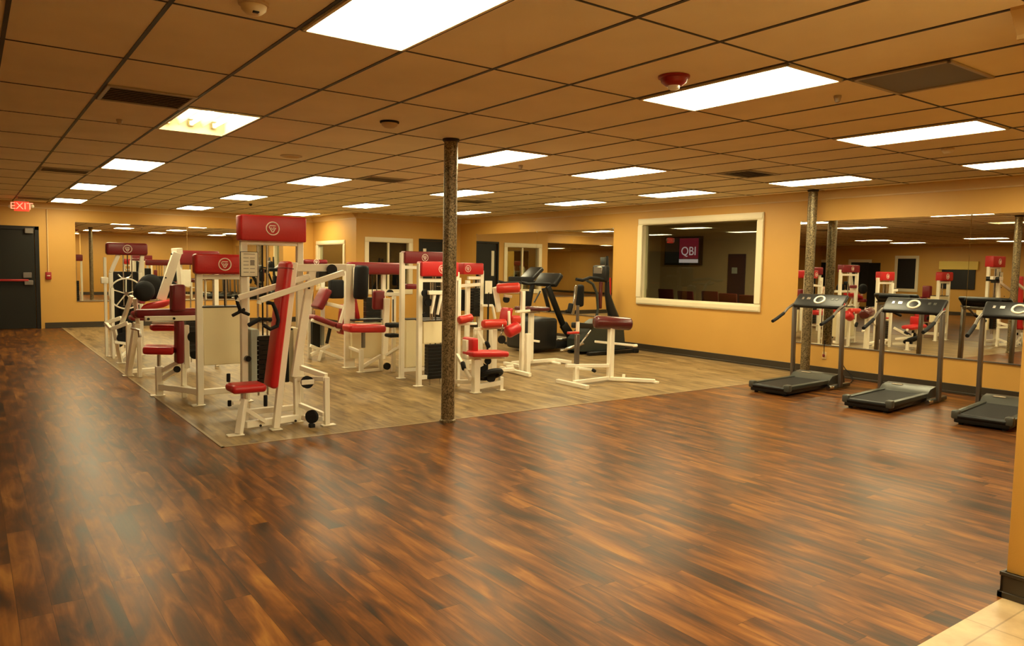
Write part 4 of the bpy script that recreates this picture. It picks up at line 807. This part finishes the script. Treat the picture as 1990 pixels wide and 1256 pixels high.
# ================================================================== elliptical trainers and the far treadmill
def far_treadmill():
    T_ = thing('black_treadmill', (5.9, 8.1, 0), 'large black treadmill with slanted uprights in front of the far wall mirror', 'treadmill')
    y = 8.15; a, b_ = Y(1012, 640, y), Y(1112, 688, y)
    k = MB(); x0, x1 = Y(1006, 680, y).x, Y(1108, 686, y).x
    k.mm(x0, x0+.62, y-.38, y+.38, .05, .62, .06, 3); k.build('motor_housing', 'black_glossy', T_)
    k = MB(); k.mm(x0+.3, x1-.12, y-.36, y+.36, .06, .22, .03, 2); k.build('deck', 'black_rubber', T_)
    k = MB(); k.mm(x0+.62, x1-.15, y-.25, y+.25, .22, .232, .004); k.build('running_belt', 'grey_plastic', T_)
    for s_ in (-.33, .33): k = MB(); k.mm(x0+.6, x1-.13, y+s_-.035, y+s_+.035, .20, .245, .01); k.build('side_rail', 'silver' if s_ < 0 else 'black_metal', T_)
    for px0, py0, px1, py1, yy, w_ in ((1064, 556, 1094, 632, y-.34, .10), (1056, 560, 1068, 606, y+.34, .06)):
        k = MB(); k.beam(Y(px0, py0, yy), Y(px1, py1, yy), w_, .07, (0, 1, 0), .015, 2); k.build('slanted_upright', 'black_metal', T_)
    k = MB(); k.beam(Y(1094, 630, y-.34), (x1-.22, y-.34, .2), .16, .08, (0, 1, 0), .02, 2); k.build('upright_base', 'black_metal', T_)
    c0, c1 = Y(1056, 560, y-.1), Y(1076, 528, y-.1); k = MB(); d_, s2, t_ = frame_of(c1-c0, (0, 1, 0)); k.obox((c0+c1)/2, (c1-c0)/2*.7, Vector((0, .3, 0)), s2*.05, .03, 3); cn = k.build('console', 'black_glossy', T_)
    k = MB(); c_ = (c0+c1)/2-s2*.052; k.obox(c_, (c1-c0)*.2, Vector((0, .16, 0)), s2*.004, .002); k.build('display', 'dark_green_plastic', cn)
    for yy in (y-.34, y+.34):
        k = MB(); k.tube([Y(1066, 552, y-.3)+Vector((0, yy-y+.3, 0)), Y(1046, 551, y-.3)+Vector((0, yy-y+.3, 0)), Y(1022, 552, y-.3)+Vector((0, yy-y+.3, 0)), Y(1010, 549, y-.3)+Vector((0, yy-y+.3, 0))], .025, 10); k.build('handrail', 'black_rubber', T_)
    k = MB(); k.tube([Y(1050, 566, y-.34), Y(1038, 588, y-.34)], .014, 8); k.build('strut', 'black_metal', T_)
far_treadmill()
def bike():
    T_ = thing('exercise_bike', (5.2, 9.1, 0), 'black upright machine with angled console, left of the large black treadmill', 'exercise bike')
    y = 9.1
    b0 = Y(1022, 690, y).x
    k = MB(); k.mm(b0-.22, b0+.3, y-.2, y+.2, .04, .55, .08, 3); k.build('drive_housing', 'black_glossy', T_)
    k = MB(); k.beam((b0, y, .5), Y(1036, 545, y), .08, .07, (0, 1, 0), .015, 2); k.build('console_mast', 'black_metal', T_)
    c0, c1 = Y(1018, 548, y), Y(1046, 520, y); d_, s2, t_ = frame_of(c1-c0, (0, 1, 0)); k = MB(); k.obox((c0+c1)/2, (c1-c0)*.45, Vector((0, .2, 0)), s2*.045, .03, 3); cn = k.build('console', 'black_glossy', T_)
    k = MB(); k.obox((c0+c1)/2-s2*.05, (c1-c0)*.28, Vector((0, .13, 0)), s2*.004, .002); k.build('display', 'silver', cn)
    k = MB(); k.mm(Y(1000, 546, y).x, Y(1024, 546, y).x, y-.22, y+.22, Y(1010, 550, y).z, Y(1010, 538, y).z, .02, 2); k.build('handlebar', 'black_rubber', T_)
    k = MB(); k.mm(Y(1015, 570, y).x, Y(1027, 570, y).x, y-.1, y+.1, Y(1020, 596, y).z, Y(1020, 566, y).z, .02, 2); k.build('seat_back', 'black_rubber', T_)
    for s_ in (-.3, .35): k = MB(); k.mm(b0+s_-.04, b0+s_+.04, y-.28, y+.28, 0, .05, .01); k.build('foot_bar', 'black_metal', T_)
bike()
def elliptical():
    T_ = thing('elliptical_trainer', (6.4, 7.2, 0), 'tall black elliptical trainer with curved arms beside the large white framed window', 'elliptical trainer')
    y = 7.35
    x0, x1 = Y(1128, 660, y).x, Y(1212, 680, y).x
    k = MB(); out = [Y(1122, 680, y), Y(1122, 660, y), Y(1140, 640, y), Y(1165, 622, y), Y(1192, 618, y), Y(1203, 632, y), Y(1206, 684, y)]
    out[0].z = .06; out[-1].z = .06
    k.prism([p-Vector((0, .12, 0)) for p in out], (0, .40, 0)); k.build('drive_housing', 'dark_green_plastic', T_)
    k = MB(); k.mm(x0-.05, x1+.05, y-.30, y-.22, 0.005, .07, .01); k.build('base_rail', 'black_metal', T_); k = MB(); k.mm(x0-.05, x1+.05, y+.22, y+.30, 0.005, .07, .01); k.build('base_rail', 'black_metal', T_)
    k = MB(); k.mm(x1-.05, x1+.07, y-.33, y+.30, 0, .09, .02, 2); k.build('rear_foot', 'black_rubber', T_)
    # mast
    k = MB(); k.tube([Y(1196, 625, y), Y(1187, 600, y), Y(1180, 570, y), Y(1180, 535, y), Y(1180, 498, y)], .05, 14, radii=[.10, .085, .05, .035, .025]); k.build('mast', 'black_glossy', T_)
    c_ = Y(1168, 532, y); k = MB(); k.box(c_, (.14, .34, .30), .04, 3); cn = k.build('console', 'black_glossy', T_)
    k = MB(); k.box(c_+Vector((-.075, 0, .06)), (.012, .22, .12), .003); k.build('display', 'silver', cn)
    k = MB(); k.mm(Y(1168, 500, y).x, Y(1171, 500, y).x, y-.10, y+.02, Y(1170, 515, y).z, Y(1170, 500, y).z, .004, 2); k.build('reading_rack', 'grey_plastic', cn)
    k = MB(); k.tube([Y(1176, 545, y-.1), Y(1160, 541, y-.2), Y(1146, 540, y-.24), Y(1132, 545, y-.26), Y(1120, 543, y-.26)], .028, 12); k.build('fixed_handle', 'black_rubber', T_)
    k = MB(); k.tube([Y(1140, 545, y-.2), Y(1152, 552, y-.22), Y(1160, 570, y-.22), Y(1162, 600, y-.22), Y(1158, 625, y-.22)], .024, 12); k.build('moving_arm', 'dark_green_plastic', T_)
    k = MB(); p0, p1 = Y(1113, 612, y+.1), Y(1120, 555, y+.1); k.beam(p0, p1, .06, .04, (0, 1, 0), .01); k.build('moving_arm', 'silver', T_)
    k = MB(); c_ = Y(1127, 575, y+.15); k.box(c_, (.16, .10, .40), .05, 3); k.build('arm_pad', 'black_rubber', T_)
    k = MB(); k.roller(Y(1106, 608, y), Y(1110, 590, y), .045, 12); k.build('handle_grip', 'black_rubber', T_)
    k = MB(); k.beam(Y(1100, 605, y+.2), Y(1124, 608, y+.2), .06, .06, bev=.02, seg=2); k.build('pedal', 'black_rubber', T_)
    k = MB(); k.beam(Y(1090, 682, y-.3), Y(1134, 668, y-.28), .05, .04, bev=.01); k.build('pedal_arm', 'silver', T_)
    k = MB(); k.beam(Y(1112, 632, y-.1), Y(1152, 634, y-.1), .08, .10, bev=.02, seg=2); k.build('crank_cover', 'black_glossy', T_)
    k = MB(); k.beam(Y(1168, 548, y-.19), Y(1166, 600, y-.19), .06, .05, (0, 1, 0), .01); k.build('mast_cover', 'maroon_vinyl', T_)
elliptical()
def red_bike():
    T_ = thing('red_exercise_machine', (7.2, 8.1, 0), 'slim dark machine with red side strip close to the mirror edge behind the elliptical', 'exercise machine')
    y = 7.98
    k = MB(); k.beam(Y(1184, 600, y)-Vector((.03, .03, 0)), Y(1184, 540, y)-Vector((.03, .03, 0)), .06, .05); k.build('side_strip', 'red_vinyl', T_)
    p = Y(1184, 600, y).x; k = MB(); k.mm(p-.02, p+.02, y-.03, y+.03, .04, Y(1184, 540, y).z, .008, 2); k.build('mast', 'black_metal', T_)
    k = MB(); k.mm(p-.25, p+.05, y-.2, y+.2, 0, .05, .01); k.build('base', 'black_metal', T_)
red_bike()

# ================================================================== three treadmills facing the mirror
def make_treadmill(label):
    T_ = thing('treadmill', (0, 0, 0), label, 'treadmill', 'grey treadmills facing the wall mirror')
    # local: x forward to the console, y left; origin under the rear edge centre
    k = MB(); k.mm(.00, 1.10, -.245, .245, .022, .100, .012, 2); k.build('deck', 'black_metal', T_)
    k = MB(); k.mm(.03, 1.08, -.20, .20, .105, .112, .002); k.build('running_belt', 'black_rubber', T_)
    for s_ in (-1, 1):
        k = MB(); k.mm(.04, 1.10, s_*.240-.032, s_*.240+.032, .075, .125, .008, 2); k.build('side_rail', 'dark_green_plastic', T_)
        k = MB(); k.box((.04, s_*.235, .10), (.09, .08, .09), .02, 2); k.build('rear_cap', 'grey_plastic', T_)
        k = MB(); k.cyl((.05, s_*.19, .0), (.05, s_*.19, .03), .022, 12); k.build('rear_foot', 'black_rubber', T_)
    k = MB(); k.cyl((.02, -.21, .085), (.02, .21, .085), .030, 16); k.build('rear_roller', 'black_metal', T_)
    k = MB(); sec = [(1.00, .10), (1.10, .165), (1.28, .185), (1.42, .16), (1.46, .06), (1.00, .06)]
    k.prism([(x, -.275, z) for x, z in sec], (0, .55, 0)); h_ = k.build('motor_cover', 'grey_plastic', T_)
    k = MB(); k.box((1.16, .12, .177), (.05, .12, .006), .002); k.build('cover_label', 'beige_plastic', h_)
    for s_ in (-1, 1):
        k = MB(); k.beam((.98, s_*.30, .035), (1.52, s_*.30, .035), .05, .05, bev=.012, seg=2); b_ = k.build('base_rail', 'grey_plastic', T_)
        k = MB(); k.cyl((.94, s_*.30, .032), (1.06, s_*.30, .032), .03, 14); k.build('roller_foot', 'silver', b_)
        k = MB(); k.beam((1.20, s_*.335, .03), (1.17, s_*.335, 1.07), .045, .07, (1, 0, 0), .012, 2); k.build('upright', 'grey_steel', T_)
        k = MB(); k.tube([(1.24, s_*.33, 1.09), (1.14, s_*.335, 1.085), (1.00, s_*.34, 1.03), (.90, s_*.34, .965), (.72, s_*.335, .90), (.62, s_*.33, .87)], .017, 12); hh = k.build('handrail', 'grey_steel', T_)
        k = MB(); k.tube([(.90, s_*.34, .965), (.72, s_*.335, .90), (.61, s_*.33, .868)], .021, 12); k.build('grip', 'black_rubber', hh)
    k = MB(); k.beam((1.20, -.33, 1.07), (1.20, .33, 1.07), .06, .05, bev=.012, seg=2); k.build('cross_bar', 'grey_steel', T_)
    # console: sloping wide board
    ux = Vector((.75, 0, .66)).normalized(); uy = Vector((0, 1, 0)); un = ux.cross(uy)*-1
    if un.z < 0: un = -un
    c_ = Vector((1.22, 0, 1.135)); k = MB()
    k.obox(c_, ux*.125, uy*.345, un*.028, .024, 3); cn = k.build('console', 'black_glossy', T_)
    k = MB(); k.obox(c_+Vector((.10, 0, .045)), Vector((.05, 0, 0)), uy*.24, Vector((0, 0, .035)), .03, 3); k.build('console_hood', 'black_rubber', cn)
    k = MB(); k.ring(c_+un*.030, un, .064, .013, 36, 8); k.build('dial_ring', 'white_paint', cn)
    k = MB(); k.lathe(c_+un*.026, [(.048, 0), (.048, .006), (.03, .008)], 24, un); k.build('dial_display', 'black_glossy', cn)
    for s_, w_ in ((.16, .05), (.24, .028), (-.17, .03), (-.23, .03)):
        k = MB(); k.obox(c_+uy*s_+un*.028+ux*.02, ux*.022, uy*w_*.5, un*.004, .002); k.build('button_panel', 'silver' if s_ > 0 else 'grey_plastic', cn)
    for s_ in (-1, 1): k = MB(); k.obox(c_+uy*s_*.325-ux*.06, ux*.05, uy*.02, un*.02, .012, 2); k.build('console_end', 'orange_vinyl' if s_ < 0 else 'silver', cn)
    return T_
tm = make_treadmill('grey treadmill in front of the steel column, nearest the white framed window')
specs = [(5.37, 2.95, 5, None), (5.40, 1.71, 6, 'middle one of the three grey treadmills facing the wall mirror'), (5.50, .58, 8, 'grey treadmill partly hidden by the wall end at the right edge of the photo')]
for i, (x, y, a, lb) in enumerate(specs):
    o = tm if i == 0 else copy_tree(tm)
    o.location = (x, y, 0); o.rotation_euler = (0, 0, math.radians(a))
    if lb: o['label'] = lb

# ================================================================== ceiling fittings
def vent(u0, y0, w_, d_, label, slats=7, along='x'):
    x0 = u0; r = thing('ceiling_vent', (x0+w_/2, y0+d_/2, HC-.02), label, 'ceiling vent')
    k = MB(); z0, z1 = HC-.014, HC-.001; b_ = .03
    k.mm(x0, x0+w_, y0, y0+b_, z0, z1, .003); k.mm(x0, x0+w_, y0+d_-b_, y0+d_, z0, z1, .003); k.mm(x0, x0+b_, y0+b_, y0+d_-b_, z0, z1, .003); k.mm(x0+w_-b_, x0+w_, y0+b_, y0+d_-b_, z0, z1, .003); k.build('frame', 'vent_metal', r)
    k = MB(); k.mm(x0+b_, x0+w_-b_, y0+b_, y0+d_-b_, HC-.004, HC-.001); k.build('backing', 'vent_dark', r)
    for i in range(slats):
        yy = y0+b_+(d_-2*b_)*(i+.5)/slats; h = (d_-2*b_)/slats*.36
        k = MB(); k.obox((x0+w_/2, yy, HC-.011), Vector((w_/2-b_, 0, 0)), Vector((0, h*.8, .0045)), Vector((0, -.001, .0012))); k.build('slat', 'vent_metal', r)
vent(-3*GU+.01, 2.46*GV+.25, GU-.02, GU-.05, 'louvred square ceiling vent beside the open light fixture', 8)
vent(-3*GU+.01, 7.4*GV, GU-.02, GU*.8, 'small ceiling vent farther back in the left part, beside the second white panel', 6)
vent(-3*GU+.01, 12.3*GV, GU-.02, GU*.8, 'far ceiling vent near the red exit sign', 5)
vent(8*GU+.0, 2.45*GV, GU, GU*.8, 'dark ceiling vent between the light panels above the white framed window', 6)
vent(3*GU+.0, 5.6*GV, GU, GU*.8, 'thin dark ceiling vent left of the central column', 6)
vent(7.6*GU, 7.3*GV, GU, GU*.8, 'dark ceiling vent just right of the central column, far back', 6)
# return grille
r = thing('return_grille', (3.5*GU, -.25*GV, HC-.02), 'large grey flat return air grille in the ceiling, upper right', 'ceiling vent')
x0, x1, y0, y1 = 3*GU+.015, 4*GU-.015, -.5*GV+.01, -.012
x1 = x0+GU-.03
k = MB(); k.mm(x0, x1, y0, y0+.025, HC-.014, HC-.001, .003); k.mm(x0, x1, y1-.025, y1, HC-.014, HC-.001, .003); k.mm(x0, x0+.025, y0, y1, HC-.014, HC-.001, .003); k.mm(x1-.025, x1, y0, y1, HC-.014, HC-.001, .003); k.build('frame', 'vent_metal', r)
k = MB(); k.mm(x0+.02, x1-.02, y0+.02, y1-.02, HC-.008, HC-.002); k.build('perforated_sheet', 'grille', r)
def detector(px, py, label, R=.055, m='white_trim', base='beige_plastic', name='smoke_detector', h=.05):
    c_ = Z(px, py, HC); r = thing(name, (c_.x, c_.y, HC-h), label, 'smoke detector' if 'smoke' in name else name.replace('_', ' '))
    k = MB(); k.lathe((c_.x, c_.y, HC-.001), [(R*1.15, 0), (R*1.15, -.012), (R*1.05, -.016)], 24); k.build('base', base, r)
    k = MB(); k.lathe((c_.x, c_.y, HC-.014), [(R, 0), (R*.92, -h*.4), (R*.6, -h*.75), (R*.3, -h*.8)], 24); k.build('cover', m, r)
    return r, c_
r, c_ = detector(493, 5, 'white smoke detector at the top edge of the photo', .06); k = MB(); k.box((c_.x, c_.y-.03, HC-.05), (.03, .02, .01), .003); k.build('sensor_slot', 'black_metal', r)
r, c_ = detector(757, 236, 'beige smoke detector with dark base between the ceiling lights, left of the central column', .07, 'beige_plastic', 'vent_dark')
detector(1842, 288, 'small pale smoke detector under the light panel at upper right', .05)
r, c_ = detector(1310, 148, 'dark red fire alarm horn with clear strobe lens on the ceiling', .085, 'red_plastic', 'red_plastic', 'alarm_strobe', .06)
k = MB(); k.lathe((c_.x, c_.y, HC-.058), [(.038, 0), (.036, -.018), (.02, -.028)], 18); k.build('strobe_lens', 'lamp_lens', r)
r, c_ = detector(1628, 186, 'small dark sprinkler head beside the nearest light panel on the right', .022, 'vent_metal', 'vent_metal', 'sprinkler_head', .04)
detector(232, 232, 'small dark sprinkler head left of the open light fixture', .022, 'vent_metal', 'vent_metal', 'sprinkler_head', .04)
detector(1012, 321, 'small sprinkler head right of the column top light panel', .022, 'vent_metal', 'vent_metal', 'sprinkler_head', .04)
detector(487, 396, 'pair of small dark sprinklers above the tall red header', .03, 'vent_dark', 'vent_dark', 'sprinkler_head', .04)[0]['label'] = 'small dark sprinkler head just above the tallest red header'
c_ = Z(566, 303, HC); r = thing('ceiling_speaker', (c_.x, c_.y, HC-.03), 'round tan ceiling speaker left of centre between light panels', 'ceiling speaker')
k = MB(); k.lathe((c_.x, c_.y, HC-.001), [(.12, 0), (.12, -.008), (.10, -.014)], 28); k.build('rim', 'beige_plastic', r); k = MB(); k.lathe((c_.x, c_.y, HC-.012), [(.098, 0), (.08, -.006), (.02, -.01)], 28); k.build('speaker_mesh', 'crown_paint', r)
# exit sign
y = 15.3; a, b_ = Y(27, 391, y), Y(57, 411, y)
r = thing('exit_sign', ((a.x+b_.x)/2, y, b_.z), 'glowing red EXIT sign with two small lamp heads above the black door', 'exit sign')
k = MB(); k.mm(a.x, b_.x, y, y+.05, b_.z, a.z, .01, 2); bx = k.build('sign_box', 'exit_red', r)
text_mesh('sign_letters', 'EXIT', .19, ((a.x+b_.x)/2, y-.003, (a.z+b_.z)/2), (1, 0, 0), (0, 0, 1), 'exit_letter', bx)
k = MB(); k.mm((a.x+b_.x)/2-.06, (a.x+b_.x)/2+.06, y+.01, y+.04, a.z-.01, max(HC, a.z+.02), .004); k.build('mount', 'white_trim', r)
for px in (19, 63):
    c_ = Y(px, 401, y); k = MB(); k.lathe(c_+Vector((0, .05, 0)), [(.012, 0), (.03, -.02), (.032, -.045), (.02, -.05)], 16, (0, 1, 0)); k.build('lamp_head', 'white_trim', r)
    k = MB(); k.beam(c_+Vector((0, .03, 0)), ((a.x+b_.x)/2, y+.03, c_.z), .016); k.build('lamp_arm', 'white_trim', r)
# fire pull station with conduit
c_ = Y(94, 536, BY); r = thing('fire_alarm_pull', (c_.x, BY, c_.z-.06), 'small red fire alarm pull station with conduit on the yellow wall beside the exit door', 'fire alarm pull')
k = MB(); k.mm(c_.x-.055, c_.x+.055, BY-.05, BY-.001, c_.z-.08, c_.z+.08, .008, 2); bx = k.build('box', 'red_plastic', r)
k = MB(); k.mm(c_.x-.03, c_.x+.03, BY-.062, BY-.05, c_.z-.01, c_.z+.01, .003); k.build('pull_handle', 'white_trim', bx)
k = MB(); k.cyl((c_.x, BY-.02, c_.z+.08), (c_.x, BY-.02, HC-.14), .012, 10); k.build('conduit', 'crown_paint', r)
# outlet and cord below the right mirror
c_ = X(1602, 691, RX); r = thing('wall_outlet', (RX, c_.y, c_.z-.05), 'small dark wall outlet with a hanging cord below the right mirror', 'outlet')
k = MB(); k.mm(RX-.008, RX, c_.y-.035, c_.y+.035, c_.z-.055, c_.z+.055, .003); k.build('cover_plate', 'crown_paint', r)
k = MB(); k.tube([(RX-.012, c_.y, c_.z+.02), (RX-.02, c_.y, .52), (RX-.016, c_.y, .45)], .005, 6); k.build('cord', 'black_rubber', r); k = MB(); k.box((RX-.02, c_.y, c_.z), (.03, .03, .04), .006); k.build('plug', 'dark_red_vinyl', r)
k = MB(); p0 = X(1636, 706, RX-.02); p1 = X(1650, 724, RX-.02); k.tube([p0, p0.lerp(p1, .5)+Vector((0, 0, -.02)), p1, (RX-.08, p1.y-.1, .012), (RX-.4, p1.y-.25, .012)], .006, 8)
k.build('power_cord', 'black_rubber', None, None, 'thin black power cord hanging on the wall between first and second treadmill', 'power cord')

# ================================================================== things in the side room
a, b_ = X(1297, 461, SX), X(1366, 516, SX)
r = thing('television', (SX-.05, (a.y+b_.y)/2, b_.z), 'black wall television with a maroon poster image, seen through the large window', 'television')
k = MB(); k.mm(SX-.09, SX-.01, b_.y, a.y, b_.z, a.z, .01, 2); k.build('case', 'black_glossy', r)
k = MB(); k.mm(SX-.095, SX-.09, b_.y+.04, a.y-.04, b_.z+.05, a.z-.04); sc = k.build('screen', 'screen_dark', r)
pa, pb = X(1321, 461, SX-.1), X(1356, 513, SX-.1)
k = MB(); k.mm(SX-.099, SX-.095, pb.y, pa.y, X(1340, 503, SX-.1).z, a.z-.05); k.build('poster_image', 'screen_maroon', sc)
k = MB(); k.mm(SX-.099, SX-.095, pb.y, pa.y, b_.z+.06, X(1340, 504, SX-.1).z); k.build('caption_band', 'screen_white', sc)
text_mesh('poster_letters', 'QBI', .30, (SX-.101, (pa.y+pb.y)/2, X(1340, 489, SX-.1).z), (0, -1, 0), (0, 0, 1), 'screen_white', sc)
def make_chair(label, group):
    T_ = thing('dining_chair', (0, 0, 0), label, 'chair', group)
    k = MB(); k.box((0, 0, .45), (.44, .42, .06), .02, 2); k.build('seat', 'maroon_vinyl', T_)
    k = MB(); k.obox((.0, .21, .82), Vector((.23, 0, 0)), Vector((0, .02, 0)), Vector((0, .03, .24)), .018, 2); k.build('backrest', 'maroon_vinyl', T_)
    for sx in (-1, 1):
        for sy in (-1, 1): k = MB(); k.beam((sx*.19, sy*.18, 0), (sx*.18, sy*.17, .43), .03); k.build('leg', 'black_metal', T_)
        k = MB(); k.beam((sx*.19, .18, .42), (sx*.19, .21, .62), .025); k.build('back_post', 'black_metal', T_)
    return T_
ch = make_chair('dark maroon chair behind the large window, far left of its row', 'maroon chairs in the side room')
cs = [(1256, 582, 10.9, 90), (1306, 570, 11.3, 92), (1346, 574, 10.5, 88), (1392, 580, 11.2, 90), (1428, 582, 10.3, 90), (1470, 585, 9.9, 90)]
nm = ['farthest left', 'second from the left', 'third from the left', 'third from the right', 'second from the right', 'farthest right']
for i, (px, py, xx, an) in enumerate(cs):
    o = ch if i == 0 else copy_tree(ch); p = X(px, py, xx); o.location = (xx, p.y, 0); o.rotation_euler = (0, 0, math.radians(an)); o['label'] = 'dark maroon chair seen through the large window, %s of the row' % nm[i]
